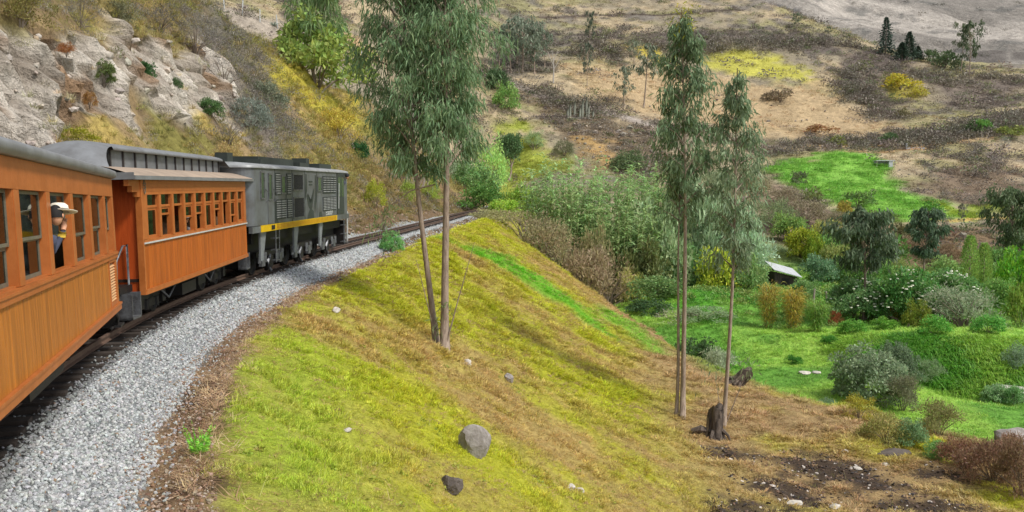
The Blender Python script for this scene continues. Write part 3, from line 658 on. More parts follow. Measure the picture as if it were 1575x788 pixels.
MB().box((0, .3, -.14), (LB, .5, -.002)).box((0, WD - .5, -.14), (LB, WD - .3, -.002)).box((3.4, .25, -.42), (4.6, .75, -.15)).box((5.2, .35, -.38), (5.9, 1.0, -.15)).build('underframe', M_black, c2)
tr = MB()
for xx in (2.9, 6.6): tr.tube([(xx - .6, .42, -.14), (xx, .42, -.4), (xx + .6, .42, -.14)], .025, 6)
tr.build('truss_rod', M_iron, c2)
for s, x0 in ((-1, 0.0), (1, LB)):
    ep = MB().box((min(x0, x0 + s * .72), .25, .08), (max(x0, x0 + s * .72), WD - .25, .22)).build('end_platform', M_black, c2)
    for y in (.3, WD - .3):
        MB().tube([(x0 + s * .05, y, .22), (x0 + s * .05, y, 1.02), (x0 + s * .3, y, 1.0), (x0 + s * .68, y, .72), (x0 + s * .70, y, .22)], .022, 8).build('handrail', M_iron, ep, True)
    xa, xb = sorted((x0 + s * .1, x0 + s * .62))
    MB().box((xa, .06, -.42), (xb, .32, -.38)).box((xa, .06, -.42), (xa + .03, .32, .08)).box((xb - .03, .06, -.42), (xb, .32, .08)).box((xa + .03, .28, -.37), (xb - .03, .31, .08)).build('step', M_iron, ep)
    MB().tube([(x0 + s * .3, 1.3, -.02), (x0 + s * .95, 1.3, -.02)], .09, 8).build('coupler', M_black, ep)
# clerestory roof
OV = .14
deck = MB(); X0, X1 = -.72, LB + .62; hd = ZT + .02
for ya, yb in ((-OV, .72), (WD + OV, WD - .72)):
    yl = np.linspace(ya, yb, 7); t = np.abs(yl - ya) / abs(yb - ya); zl = hd + .06 + .20 * np.sin(t * np.pi / 2)
    deck.grid(np.stack([np.c_[np.full(7, xx), yl, zl] for xx in np.linspace(X0, X1, 12)]))
deck.build('lower_roof', M_rooft, c2, True)
MB().box((X0, -OV - .012, hd - .02), (X1, -OV + .02, hd + .058)).box((X0, WD + OV - .02, hd - .02), (X1, WD + OV + .012, hd + .058)).box((X0, -OV + .021, hd - .016), (X0 + .04, WD + OV - .021, hd + .12)).box((X1 - .04, -OV + .021, hd - .016), (X1, WD + OV - .021, hd + .12)).build('gutter', M_roofg, c2)
MB().box((X0 + .05, -OV + .03, hd - .02), (X1 - .05, WD + OV - .03, hd)).build('ceiling', M_dark, c2)
ck = MB()
for xx in (X0 + .35,): 
    ck.box((xx - .3, .0, ZT - .12), (-.04, .09, ZT + .0)).box((xx - .12, .0, ZT - .24), (-.04, .088, ZT - .121)).box((-.2, .0, ZT - .34), (-.04, .086, ZT - .241))
ck.build('bracket', M_post, c2)
cz0, cz1 = hd + .25, hd + .60; CX0, CX1 = .45, LB - .1; NV = 12
cw = MB()
for y in (.74, WD - .78): cw.box((CX0, y, cz0 - .03), (CX1, y + .04, cz1))
cw.build('clerestory_wall', M_roofg, c2)
vp = MB().box((0, -.035, cz0 + .012), (.05, -.001, cz1 - .005)).mesh('vent_post', plain('dark_vent_paint', lin(52, 48, 46), .7))
dpx = (CX1 - CX0) / NV
for i in range(NV + 1): link('vent_post', vp, c2, (CX0 + i * dpx - (.05 if i == NV else 0), .739, 0))
MB().box((CX0, .70, cz0 - .035), (CX1, .735, cz0 + .008)).build('vent_sill', M_roofg, c2)
tv = np.linspace(0, 2 * np.pi, 13); MB().lathe([(.001, 0), (.09, 0), (.1, .012), (.001, .02)], 14, Mx(rx=math.pi / 2), (CX0 - .02, .735, (cz0 + cz1) / 2)).build('round_vent', M_black, c2)
def crown(x, s):                              # cross-section of the raised roof; s=1 full height, 0 = down on the end
    al = np.linspace(0, 1, 15); hw = lerp(1.22, .66, s ** .5); yl = 1.3 - hw + 2 * hw * al
    zl = lerp(hd + .05 + .20 * np.sin(np.pi * al) ** .6, cz1 + .06 + .13 * np.sin(np.pi * al) ** .8, s); return np.c_[np.full(15, x), yl, zl]
full = crown(0, 1)
lip = np.concatenate([[[0, full[0, 1] + .02, cz1 - .012]], [[0, full[0, 1] - .03, cz1 - .005]], full, [[0, full[-1, 1] + .03, cz1 - .005]], [[0, full[-1, 1] - .02, cz1 - .012]]])
MB().grid(np.stack([lip + np.array([xx, 0, 0]) for xx in np.linspace(CX0 - .06, CX1 + .1, 10)])).build('clerestory_roof', M_roofg, c2, True)
for xa, xb in ((CX0 - .06, X0), (CX1 + .1, X1)):
    t = np.linspace(0, 1, 14); MB().grid(np.stack([crown(lerp(xa, xb, q), max(0.0, np.cos(q * np.pi / 2)) ** .9) for q in t])).build('roof_hood', M_roofg, c2, True)

# ------------------------------------------------------------------ locomotive
M_loco = plain('matt_grey_loco_paint', lin(95, 99, 102), 0.42, 0.1, 0.45, 1.3, 0.12, dirt=lin(72, 68, 62))
M_lodk = plain('dark_green_grey_camouflage', lin(56, 62, 58), 0.55, 0.1, 0.3, 2.0, 0.1)
M_lroof = plain('pale_grey_loco_roof', lin(150, 152, 152), 0.5, 0.2, 0.3, 3, 0.1, dirt=lin(110, 110, 110))
M_yel = plain('yellow_hazard_paint', lin(206, 168, 14), 0.5, 0, 0.25, 5, 0.1)
M_redm = plain('dull_red_chevron', lin(150, 70, 24), 0.5, 0, 0.2, 5, 0)
M_grille = plain('black_radiator_mesh', lin(42, 42, 44), 0.7, 0.2, 0.3, 30, 0.6)
M_lglass = glass('loco_window_glass', (.35, .42, .36), 0.12)
P0 = np.array([-8.05, 28.3, 1.5]); P1 = np.array([-7.6, 39.0, 1.615])
loco = add_thing_M('diesel_locomotive', 'grey diesel locomotive with yellow chevron stripe pulling the orange coaches', 'locomotive', frame_at(P0, P1, R(0.3)))
LL = 12.6; HB = 2.05
# body: rounded ends
def outline(r, n=6):
    pts = []
    for cx, cy, a0 in ((r * .8, r, 180), (LL - r * .8, r, 270), (LL - r * .8, WD - r, 0), (r * .8, WD - r, 90)):
        for k in range(n + 1):
            a = R(a0 + 90 * k / n); pts.append((cx + r * .8 * math.cos(a), cy + r * math.sin(a)))
    return np.array(pts)
ol = outline(.42); ol[:, 0] = np.where(ol[:, 0] < 1.0, ol[:, 0] - .75, ol[:, 0])
cl = np.concatenate([ol, ol[:1]])
MB().grid(np.stack([np.c_[cl, np.full(len(cl), z)] for z in (.22, .9, HB)])[:, ::-1]).build('body', M_loco, loco)
olr = cl.copy(); ctr = np.array([LL / 2 - .3, WD / 2])
G = [np.c_[ctr + (cl - ctr) * np.array([1 + .04 / 6, 1 + .05 / 1.3]), np.full(len(cl), HB + .002)], np.c_[ctr + (cl - ctr) * np.array([1 + .04 / 6, 1 + .05 / 1.3]), np.full(len(cl), HB + .06)]]
for s, z in ((.97, .10), (.80, .15), (.45, .19), (.05, .20)): G.append(np.c_[ctr + (cl - ctr) * np.array([.9 + .1 * s, s]), np.full(len(cl), HB + z)])
MB().grid(np.stack(G)[:, ::-1]).build('roof', M_lroof, loco, True)
for (a, b, y0, y1, h) in [(2.2, 6.4, .75, 1.9, .22), (1.4, 2.0, .4, .9, .1), (6.6, 7.8, .55, 1.9, .12), (8.4, 8.9, .8, 1.4, .34), (9.2, 11.2, .45, 1.6, .14), (-.3, .2, .9, 1.3, .26)]:
    MB().box((a, y0, HB + .1), (b, y1, HB + .22 + h)).build('roof_box', M_lodk, loco)
MB().box((0.1, -.016, 0), (10.3, .1, .215)).build('stripe', M_yel, loco)
ch = MB().add([(0, 0, .02), (.05, 0, .02), (.14, 0, .195), (.09, 0, .195)], [[0, 1, 2, 3]]).mesh('chevron', M_redm)
stp = [o for o in loco.children if o.name.startswith('stripe')][0]
for i in range(58):
    link('chevron', ch, stp, (1.7 + i * .145, -.019, 0)) if i < 58 else None
MB().box((1.15, -.03, .04), (1.5, -.017, .18)).build('step_hole', M_black, loco)
MB().box((-.7, .0, .0), (.098, .12, .2)).build('sill', M_loco, loco); MB().box((10.302, -.01, .0), (LL, .12, .218)).build('sill', M_loco, loco)
def louvre_bank(x0, x1, z0, z1, n, mat=M_iron):
    fr = MB().box((x0 - .03, -.02, z0 - .03), (x1 + .03, -.001, z0)).box((x0 - .03, -.02, z1), (x1 + .03, -.001, z1 + .03)).box((x0 - .03, -.02, z0 + .001), (x0, -.001, z1 - .001)).box((x1, -.02, z0 + .001), (x1 + .03, -.001, z1 - .001)).box((x0, -.006, z0), (x1, -.002, z1)).build('louvre', M_lodk, loco)
    m = MB().box((x0 + .01, -.04, -.016), (x1 - .01, -.008, .016)).mesh('slat', M_lroof)
    for i in range(n): link('slat', m, fr, (0, 0, z0 + (i + .5) * (z1 - z0) / n))
def glazed(x0, x1, z0, z1, nm='window'):
    o = MB().box((x0, -.03, z0), (x1, -.002, z0 + .05)).box((x0, -.03, z1 - .05), (x1, -.002, z1)).box((x0, -.03, z0 + .051), (x0 + .05, -.002, z1 - .051)).box((x1 - .05, -.03, z0 + .051), (x1, -.002, z1 - .051)).build(nm, M_iron, loco)
    MB().box((x0 + .05, -.012, z0 + .05), (x1 - .05, -.004, z1 - .05)).build('pane', M_grille if nm == 'grille' else M_lgl, o); return o
M_lgl = plain('dark_loco_glass', lin(62, 74, 60), 0.12, 0, 0.2, 2, 0, spec=0.6)
glazed(.12, .52, 1.05, 1.95); glazed(.9, 1.32, 1.0, 1.9); 
louvre_bank(1.68, 2.15, 1.2, 1.9, 9); glazed(2.3, 2.85, 1.2, 1.85); louvre_bank(3.0, 3.42, 1.2, 1.9, 9)
louvre_bank(1.72, 2.2, .38, 1.0, 8); louvre_bank(2.3, 2.8, .38, 1.0, 8); louvre_bank(3.0, 3.5, .38, 1.0, 8)
glazed(3.7, 5.0, 1.3, 1.93, 'grille'); glazed(3.75, 5.1, .3, 1.08, 'grille')
glazed(7.1, 7.75, 1.25, 1.85)
for i in range(4): louvre_bank(7.95 + i * .56, 8.42 + i * .56, 1.2, 1.85, 7)
for i in range(4): louvre_bank(7.95 + i * .56, 8.42 + i * .56, .48, 1.0, 8)
d = MB().box((10.35, -.022, .25), (11.6, -.001, 2.0)).build('door', M_lodk, loco)
for xx in (10.5, 11.1): MB().box((xx, -.03, 1.0), (xx + .42, -.023, 1.85)).build('pane', M_lgl, d)
MB().tube([(10.42, -.06, .5), (10.42, -.08, 1.6)], .018, 6).build('handle', M_white, d)
d2 = MB().box((.85, -.015, .23), (1.5, -.001, .98)).build('door', M_loco, loco)
for xx in (.7, 1.55): MB().tube([(xx, -.01, .95), (xx + .05, -.08, 1.1), (xx + .05, -.08, 1.25), (xx - .1, -.01, 1.38)], .014, 6).build('handrail', M_iron, loco)
for xx in (1.6, 3.6, 5.25, 7.0, 10.3): MB().box((xx, -.008, .22), (xx + .03, -.001, HB)).build('seam', M_lodk, loco)
# camouflage blotches painted on the side
def blot(P):
    P = np.array(P, float); n = len(P); m = MB(); V = np.c_[P[:, 0], np.full(n, -.0045), P[:, 1]]; c0 = V.mean(0)
    m.add(np.vstack([V, c0]), None, [[i, (i + 1) % n, n] for i in range(n)]); return m
for P in [[(5.3, .9), (5.6, 1.3), (5.55, 1.9), (5.4, 1.95), (5.32, 1.4)], [(5.5, 1.1), (5.75, .7), (6.0, .55), (6.3, .6), (6.5, 1.0), (6.65, 1.4), (6.5, 1.35), (6.3, .95), (6.1, .8), (5.9, .85), (5.7, 1.2)], [(5.6, .22), (6.6, .22), (6.5, .5), (6.2, .6), (5.9, .55), (5.7, .4)],
          [(6.7, .4), (6.95, .9), (7.0, 1.4), (6.9, 1.9), (6.75, 1.9), (6.8, 1.3), (6.6, .8)], [(1.5, .22), (2.0, .22), (1.9, .34), (1.6, 1.2), (1.52, .9)], [(2.85, .9), (3.0, 1.2), (2.95, 1.9), (2.88, 1.9), (2.8, 1.2)], [(7.3, .25), (7.8, .25), (7.7, .45), (7.4, .42)]]:
    blot(P).build('camouflage_patch', M_lodk, loco)
cu = bpy.data.curves.new('lettering', 'FONT'); cu.body = 'Ecuador'; cu.size = .36; cu.extrude = .003
_t = link('lettering_outline', cu); bpy.context.view_layer.update()
lme = bpy.data.meshes.new_from_object(_t.evaluated_get(bpy.context.evaluated_depsgraph_get())); bpy.data.objects.remove(_t); bpy.data.curves.remove(cu)
lme.materials.clear(); lme.materials.append(M_white); lme.transform(Mx((8.35, -.008, .27), rx=math.pi / 2)); link('lettering', lme, loco)
for z in (1.5, 1.62): MB().box((5.85, -.01, z), (6.35, -.004, z + .05)).build('number_mark', M_lodk, loco)
# running gear
MB().box((.2, .35, -.4), (LL - .3, WD - .35, -.004)).box((.3, .62, -.95), (LL - .4, WD - .62, -.401)).build('underframe', M_black, loco)
RZ = -1.5
for xb in (2.2, 6.0, 10.1):
    b = MB()
    for y in (.42, WD - .42):
        b.box((xb - 1.5, y - .06, RZ + .62), (xb + 1.5, y + .06, RZ + .8)); b.box((xb - .2, .4, RZ + .62), (xb + .2, WD - .4, RZ + .78)); b.box((xb - .3, y - .05, RZ + .2), (xb + .3, y + .05, RZ + .6))
    bo = b.build('bogie', M_black, loco)
    for dx in (-.95, .95):
        wheelset(bo, xb + dx, RZ, .46)
        y = .36
        MB().box((xb + dx - .17, y - .06, RZ + .3), (xb + dx + .17, y + .05, RZ + .62)).build('axle_box', M_iron, bo)
        for q in (-.3, .3): MB().tube([(xb + dx + q, y, RZ + .42), (xb + dx + q, y, RZ + .75)], .07, 8).build('spring', M_iron, bo)
    MB().tube([(xb - .15, .33, RZ + .62), (xb - .45, .31, RZ + .45), (xb - .4, .31, RZ + .2), (xb - .1, .33, RZ + .1)], .05, 6).build('brake_hanger', M_iron, bo, True)
M_hang = plain('grey_hanger_paint', lin(126, 130, 132), 0.5, 0.2, 0.3, 5)
for xx, w_ in ((.35, .6), (4.15, .62), (7.75, .55)):
    MB().add([(xx, .1, -.002), (xx + w_, .1, -.002), (xx + w_ * .55, .12, -.95), (xx + .08, .12, -.95), (xx, .16, -.002), (xx + w_, .16, -.002), (xx + w_ * .55, .18, -.95), (xx + .08, .18, -.95)],
             [[0, 3, 2, 1], [4, 5, 6, 7], [0, 1, 5, 4], [1, 2, 6, 5], [2, 3, 7, 6], [3, 0, 4, 7]]).build('hanger_plate', M_hang, loco)
for xx in (1.7, 11.7):
    st_ = MB()
    for z in (-.3, -.7, -1.05): st_.box((xx, .0, z), (xx + .4, .2, z + .03))
    st_.tube([(xx, .02, 0), (xx, .02, -1.1)], .02, 6).tube([(xx + .4, .02, 0), (xx + .4, .02, -1.1)], .02, 6)
    st_.build('step', M_iron, loco)
MB().box((LL - .1, .2, -1.2), (LL + .12, WD - .2, -.1)).box((LL + .121, .35, -.75), (LL + .3, .6, -.5)).build('pilot', M_black, loco); MB().box((-.9, .2, -1.1), (-.7, WD - .2, -.05)).build('pilot', M_black, loco)
for y in (.12, WD - .12): MB().tube([(LL + .2, y, -1.05), (LL + .22, y, .3)], .03, 6).build('handrail', M_white, loco)
MB().tube([(-.9, 1.3, -.75), (-1.5, 1.3, -.75)], .1, 8).build('coupler', M_black, loco)
# ------------------------------------------------------------------ leaf and plant meshes
M_leaf = leafmat('foliage_leaves', 'object', 0.38, 0.85, 2.1)
M_tuft = leafmat('scattered_leaves', 'tint', 0.25, 0.8, 1.5, 0.02)
def barkmat(name, c, d): return plain(name, lin(*c), 0.9, 0, 0.45, 5, 0.5, dirt=lin(*d), stretch=(3, 3, .6))
M_bark = barkmat('eucalyptus_bark', (150, 134, 118), (100, 84, 72))
M_twig = barkmat('grey_twig_bark', (120, 108, 96), (84, 74, 66))
def unit(v): return v / (np.linalg.norm(v, axis=-1, keepdims=True) + 1e-9)
def leaf_quads(C, D, L, Wd, droop, rng):
    n = len(C); S = unit(np.cross(D, rng.normal(size=(n, 3)))); L = np.broadcast_to(L, n)[:, None]; Wd = np.broadcast_to(Wd, n)[:, None]
    m = C + D * L * 0.45 + np.array([0, 0, .10]) * L * droop
    V = np.stack([C, m + S * Wd / 2, C + D * L - np.array([0, 0, .35]) * L * droop, m - S * Wd / 2], 1).reshape(-1, 3)
    return V, np.arange(4 * n).reshape(-1, 4)
def long_blades(C, D, L, Wd, droop, rng, seg=3):
    """grass / reed blades: tapering strips that arch over"""
    n = len(C); S = unit(np.cross(D, np.array([0, 0, 1.0])) + rng.normal(size=(n, 3)) * .15); out = []
    L = np.broadcast_to(L, n)[:, None]; Wd = np.broadcast_to(Wd, n)[:, None]; droop = np.broadcast_to(droop, n)[:, None]
    H = D * np.array([1, 1, 0])
    for k in range(seg + 1):
        t = k / seg; p = C + D * L * t + (H * .6 - np.array([0, 0, 1.0])) * L * droop * t * t; wk = Wd * (1 - t) ** .7 / 2 if k < seg else Wd * 0
        out += [p + S * wk, p - S * wk] if k < seg else [p]
    V = np.stack(out, 1).reshape(-1, 3); st = 2 * seg + 1; b = np.arange(n)[:, None] * st
    Q = np.concatenate([b + np.array([[2 * k, 2 * k + 1, 2 * k + 3, 2 * k + 2]]) for k in range(seg - 1)]); T = b + np.array([[2 * seg - 2, 2 * seg - 1, 2 * seg]])
    return V, Q, T
def bush_mesh(seed, kind):
    """unit bush (radius 1, height about 1): clumps of leaves on a dome"""
    rg = np.random.default_rng(seed)
    P = dict(leafy=(32, 85, .12, .055, .3, .30), fine=(36, 100, .085, .03, .1, .30), willow=(26, 75, .20, .028, .8, .33), dome=(44, 70, .07, .03, .2, .24),
             far=(15, 34, .20, .10, .2, .34), twig=(24, 44, .12, .012, .1, .34), big=(90, 120, .07, .036, .3, .20))[kind]
    nc, nl, L, Wd, dr, cr = P
    th = rg.random(nc) * 2 * np.pi; zz = rg.random(nc) ** .8; rr = np.sqrt(np.maximum(0.02, 1 - (zz * .9) ** 2)) * rg.uniform(.45, .86, nc)
    wild = rg.random(nc); rr = np.where(wild < .18, rr * rg.uniform(1.05, 1.4, nc), rr); zz = np.where(wild > .86, zz * .8 + .38, zz * rg.uniform(.8, 1.05, nc)); cc = np.c_[rr * np.cos(th), rr * np.sin(th), .10 + .72 * zz]; rad = cr * rg.uniform(.7, 1.3, nc)
    C = np.repeat(cc, nl, 0); n = len(C); d = unit(rg.normal(size=(n, 3))); d[:, 2] = np.abs(d[:, 2]) * .9 - .15
    C = C + d * np.repeat(rad, nl)[:, None] * (rg.random(n) ** .5)[:, None]; C[:, 2] = np.maximum(C[:, 2], 0.01)
    D = unit(d + np.array([0, 0, .35]) * (1 - dr) + rg.normal(size=(n, 3)) * .5 - np.array([0, 0, .9]) * dr)
    V, Q = leaf_quads(C, D, L * rg.uniform(.7, 1.3, n), Wd * rg.uniform(.7, 1.3, n), dr, rg)
    st = MB()
    for i in range(min(nc, 9 if kind != 'twig' else 20)):
        e = cc[i] * np.array([.95, .95, 1.0]); st.tube([(0, 0, -.12), e * np.array([.35, .35, .5]) + rg.normal(size=3) * .03, e], [.022, .016, .006], 4)
    return mk_mesh('bush_leaves', V, [Q], [M_leaf]), st.mesh('bush_stems', M_twig)
BUSH = {}
def bush_proto(kind, k):
    if (kind, k) not in BUSH: BUSH[kind, k] = bush_mesh(100 + k * 17 + len(kind) * 3 + ord(kind[0]), kind)
    return BUSH[kind, k]
def bush(name, label, cat, pos, rx, hz, kind, colr, k=0, ry=None, group=None, parts=True):
    t = thing(name, label, cat, pos, random.uniform(0, 6.28) if ry is None else 0, group); a, b = bush_proto(kind, k % 3)
    f = link('foliage', a, t); f.scale = (rx, ry or rx, hz); f.color = (*lin(*colr), 1)
    if parts: g = link('stems', b, t); g.scale = (rx, ry or rx, hz)
    return t
def at(px, py, sheet=None):
    return hit(px, py, hN, y1=165) if sheet == 'N' else hit(px, py, hV, 40.0) if sheet == 'V' else hit(px, py, hM, 250, 900) if sheet == 'M' else hitW(px, py)
def bush_px(name, label, cat, px, py, wpx, hpx, kind, colr, sheet=None, k=None, group=None, sink=.08, parts=True):
    """bush whose foot is seen at (px, py), sized from its width and height in photo pixels at its distance"""
    p = at(px, py, sheet); s = p[1] / F
    bush_px.n += 1
    return bush(name, label, cat, (p[0], p[1], p[2] - sink * hpx * s), wpx * s / 2, hpx * s * 1.1, kind, colr, bush_px.n if k is None else k, None, group, parts)
bush_px.n = 0
def gum(H, h0, rad, nb, ncl, nl, L, Wd, seed, lean=(0, 0), r0=.16, prof=None, limb=True, sparse=0.0, top=1.0, curve=0.4):
    """eucalyptus: returns crown mesh and wood mesh; long leaves hang in clusters from the outer branches"""
    rg = np.random.default_rng(seed); wood = MB()
    tz = np.linspace(0, H * top, 12); f = tz / H
    ph = rg.random() * 6
    trunk = np.c_[lean[0] * f + curve * .25 * np.sin(f * 5 + ph), lean[1] * f + curve * .2 * np.cos(f * 4 + ph), tz]; trunk -= np.array([trunk[0, 0], trunk[0, 1], 0])
    wood.tube(trunk, r0 * (1 - f * .88) + .01 + .35 * r0 * np.exp(-tz / .35), 9)
    Cs, Ds = [], []
    for b in range(nb):
        t = (b + rg.random()) / nb; h = h0 + (H * .97 - h0) * t; pr = prof(t) if prof else (math.sin(math.pi * min(1, t * .85 + .12)) ** .7)
        l = rad * pr * rg.uniform(.55, 1.12); az = b * 2.4 + rg.normal() * .4; o = np.array([np.interp(h, tz, trunk[:, 0]), np.interp(h, tz, trunk[:, 1]), h])
        dv = np.array([math.cos(az), math.sin(az), 0]); rise = rg.uniform(.35, .9) * l
        pts = np.array([o, o + dv * l * .4 + [0, 0, rise * .65], o + dv * l * .8 + [0, 0, rise], o + dv * l + [0, 0, rise * .8]])
        if limb: wood.tube(pts, [.028 + .012 * l, .02 + .006 * l, .012, .004], 4)
        for q in range(ncl):
            s = rg.uniform(.3, 1.05); c = np.array([np.interp(s, [0, .4, .8, 1.05], pts[:, j]) for j in range(3)]) + rg.normal(size=3) * [.12, .12, .10] * (l * .6 + .25)
            if rg.random() < sparse: continue
            n = int(nl * rg.uniform(.6, 1.4)); cc = c + rg.normal(size=(n, 3)) * np.array([.16, .16, .20]) * (.5 + .35 * l)
            dd = unit(np.array([0, 0, -1.0]) + rg.normal(size=(n, 3)) * .42 + dv * .25); Cs.append(cc); Ds.append(dd)
    C = np.concatenate(Cs); D = np.concatenate(Ds); n = len(C)
    V, Q = leaf_quads(C, D, L * rg.uniform(.6, 1.3, n), Wd * rg.uniform(.7, 1.3, n), .25, rg)
    return mk_mesh('gum_leaves', V, [Q], [M_leaf]), wood
def gum_tree(name, label, px, py, cr, stems, cat='tree', sheet='N', group=None, bark=None, dep=None):
    p = W(px, py, dep) if dep else at(px, py, sheet); t = thing(name, label, cat, (p[0], p[1], p[2] - .1), 0, group)
    for off, me, wd in stems:
        a = link('crown', me, t, off); a.color = (*lin(*cr), 1)
        wd.build('trunk', bark or M_bark, t, True, off)
    return t, p

# ------------------------------------------------------------------ stuff scatter (geometry nodes, one object each)
def scatter(name, label, P, rz, s, tint, srcs, tilt=None, ix=None):
    P = np.asarray(P, np.float32); n = len(P); me = bpy.data.meshes.new(name + '_points'); me.vertices.add(n); me.vertices.foreach_set('co', P.ravel())
    rot = np.zeros((n, 3), np.float32); rot[:, 2] = rz
    if tilt is not None: rot[:, :2] = tilt
    s = np.broadcast_to(np.asarray(s, np.float32), (n,)) if np.ndim(s) < 2 else s
    S3 = np.repeat(s[:, None], 3, 1) if s.ndim == 1 else s
    for nm, ty, fld, d in (('rot', 'FLOAT_VECTOR', 'vector', rot), ('siz', 'FLOAT_VECTOR', 'vector', S3.astype(np.float32)), ('tint', 'FLOAT_COLOR', 'color', np.c_[tint, np.ones(n)].astype(np.float32)), ('ix', 'INT', 'value', (RNG.integers(0, 1000, n) if ix is None else ix).astype(np.int32))):
        a = me.attributes.new(nm, ty, 'POINT'); a.data.foreach_set(fld, np.ascontiguousarray(d).ravel())
    o = link(name, me); tag(o, label, kind='stuff')
    cl = bpy.data.collections.new(name + '_sources')
    for i, m in enumerate(srcs): cl.objects.link(bpy.data.objects.new('%s_source_%02d' % (name, i), m))
    g = bpy.data.node_groups.new(name + '_nodes', 'GeometryNodeTree'); N = g.nodes.new; L = g.links.new
    g.interface.new_socket('Geometry', in_out='INPUT', socket_type='NodeSocketGeometry'); g.interface.new_socket('Geometry', in_out='OUTPUT', socket_type='NodeSocketGeometry')
    gi, go = N('NodeGroupInput'), N('NodeGroupOutput'); ip = N('GeometryNodeInstanceOnPoints'); ci = N('GeometryNodeCollectionInfo')
    ci.inputs['Collection'].default_value = cl; ci.inputs['Separate Children'].default_value = True; ci.inputs['Reset Children'].default_value = True
    def attr(nm, ty):
        q = N('GeometryNodeInputNamedAttribute'); q.data_type = ty; q.inputs['Name'].default_value = nm; return q.outputs['Attribute']
    L(gi.outputs[0], ip.inputs['Points']); L(ci.outputs[0], ip.inputs['Instance']); ip.inputs['Pick Instance'].default_value = True
    mo = N('ShaderNodeMath'); mo.operation = 'MODULO'; mo.inputs[1].default_value = len(srcs); L(attr('ix', 'INT'), mo.inputs[0]); L(mo.outputs[0], ip.inputs['Instance Index'])
    L(attr('rot', 'FLOAT_VECTOR'), ip.inputs['Rotation']); L(attr('siz', 'FLOAT_VECTOR'), ip.inputs['Scale']); L(ip.outputs[0], go.inputs[0])
    md = o.modifiers.new('scatter', 'NODES'); md.node_group = g
    return o
def tuft_mesh(seed, n, L, Wd, spread, droop, base=.05, mat=None, seg=2):
    rg = np.random.default_rng(seed); a = rg.random(n) * 2 * np.pi; r = np.sqrt(rg.random(n)) * base
    C = np.c_[r * np.cos(a), r * np.sin(a), np.full(n, -.01)]; b = a + rg.normal(size=n) * .6; sp = spread * rg.random(n)
    D = unit(np.c_[np.cos(b) * sp, np.sin(b) * sp, np.ones(n)]); V, Q, T = long_blades(C, D, L * rg.uniform(.5, 1.2, n), Wd, droop * rg.uniform(.5, 1.5, n), rg, seg)
    return mk_mesh('tuft_blades', V, [Q, T], [mat or M_tuft])
def clump_mesh(seed, n, L, Wd, rad, mat=None):
    rg = np.random.default_rng(seed); d = unit(rg.normal(size=(n, 3))); d[:, 2] = np.abs(d[:, 2]); C = d * rad * (rg.random(n) ** .4)[:, None] * np.array([1, 1, .8])
    V, Q = leaf_quads(C, unit(d + rg.normal(size=(n, 3)) * .6 + [0, 0, .3]), L * rg.uniform(.6, 1.3, n), Wd, .2, rg); return mk_mesh('clump_leaves', V, [Q], [mat or M_tuft])
def rock_mesh(seed, mat, sub=1, squash=(1, 1, .7), amp=.22, smooth=False):
    import bmesh
    rg = np.random.default_rng(seed); bm = bmesh.new(); bmesh.ops.create_icosphere(bm, subdivisions=sub, radius=1.0)
    V = np.array([v.co[:] for v in bm.verts]); Fc = np.array([[v.index for v in f.verts] for f in bm.faces]); bm.free()
    U = unit(V); V = V.copy()
    for k in range(7):                        # planar cuts give the faceted, broken look
        n = unit(rg.normal(size=3)); h = rg.uniform(.55, .85); d = V @ n; V = V - np.maximum(d - h, 0)[:, None] * n
    f = 1 + amp * (fbm(U[:, 0] * 2 + seed, U[:, 1] * 2 + U[:, 2] * 1.7, .8, 3, seed % 7) - .5) * 2
    return mk_mesh('rock', V * f[:, None] * np.array(squash), [Fc], [mat], smooth=smooth)
def tintmat(name, rough=.8, bump=.4):
    m, t, p, N, L = nodes(name); at_ = N('ShaderNodeAttribute'); at_.attribute_type = 'INSTANCER'; at_.attribute_name = 'tint'
    tc = N('ShaderNodeTexCoord'); n = N('ShaderNodeTexNoise'); n.inputs['Scale'].default_value = 2.2; n.inputs['Detail'].default_value = 5; L(tc.outputs['Object'], n.inputs['Vector'])
    mr = N('ShaderNodeMapRange'); mr.inputs['From Min'].default_value = .3; mr.inputs['From Max'].default_value = .7; mr.inputs['To Min'].default_value = .65; mr.inputs['To Max'].default_value = 1.25; L(n.outputs['Fac'], mr.inputs['Value'])
    vm = N('ShaderNodeVectorMath'); vm.operation = 'SCALE'; L(at_.outputs['Color'], vm.inputs[0]); L(mr.outputs[0], vm.inputs['Scale']); L(vm.outputs[0], p.inputs['Base Color'])
    p.inputs['Roughness'].default_value = rough; return m
M_stone = tintmat('ballast_stone')
def var(c, n, a=.2): return np.asarray(c) * RNG.uniform(1 - a, 1 + a, (n, 1)) * RNG.uniform(1 - a * .3, 1 + a * .3, (n, 3))

# ballast: crushed grey stone over the bed
def along(n, y0, y1, u0, u1, pw=1.0):
    """random points beside the line, denser towards y0"""
    r = RNG.random(n); y = y0 * (y1 / y0) ** (r ** pw); u = RNG.uniform(u0, u1, n); x = cen(y) + u / np.cos(head(y)); return x, y, u
stones = [rock_mesh(s, M_stone, 1, (1, .8, .62), .25) for s in range(6)]
n = 130000; x, y, u = along(n, 5.2, 90, -2.3, 2.7)
keep = ((np.abs(u) > .95) & (u + .25 * (fbm(x, y, 1.2, 2, 2) - .5) + .85 * sstep(38, 58, y) < 2.42)) | (RNG.random(n) < .10); keep &= (np.abs(u) > 1.08) | (RNG.random(n) < .4)
keep &= (u > -1.2) | (RNG.random(n) < .5)
x, y, u = x[keep], y[keep], u[keep]; n = len(x); sz = RNG.uniform(.018, .042, n) * np.clip(y / 18, 1, 2.0)
z = hN(x, y) + sz * .15; z = np.where(np.abs(u) < 1.05, grade(y) - .15 - RNG.random(n) * .05, z)
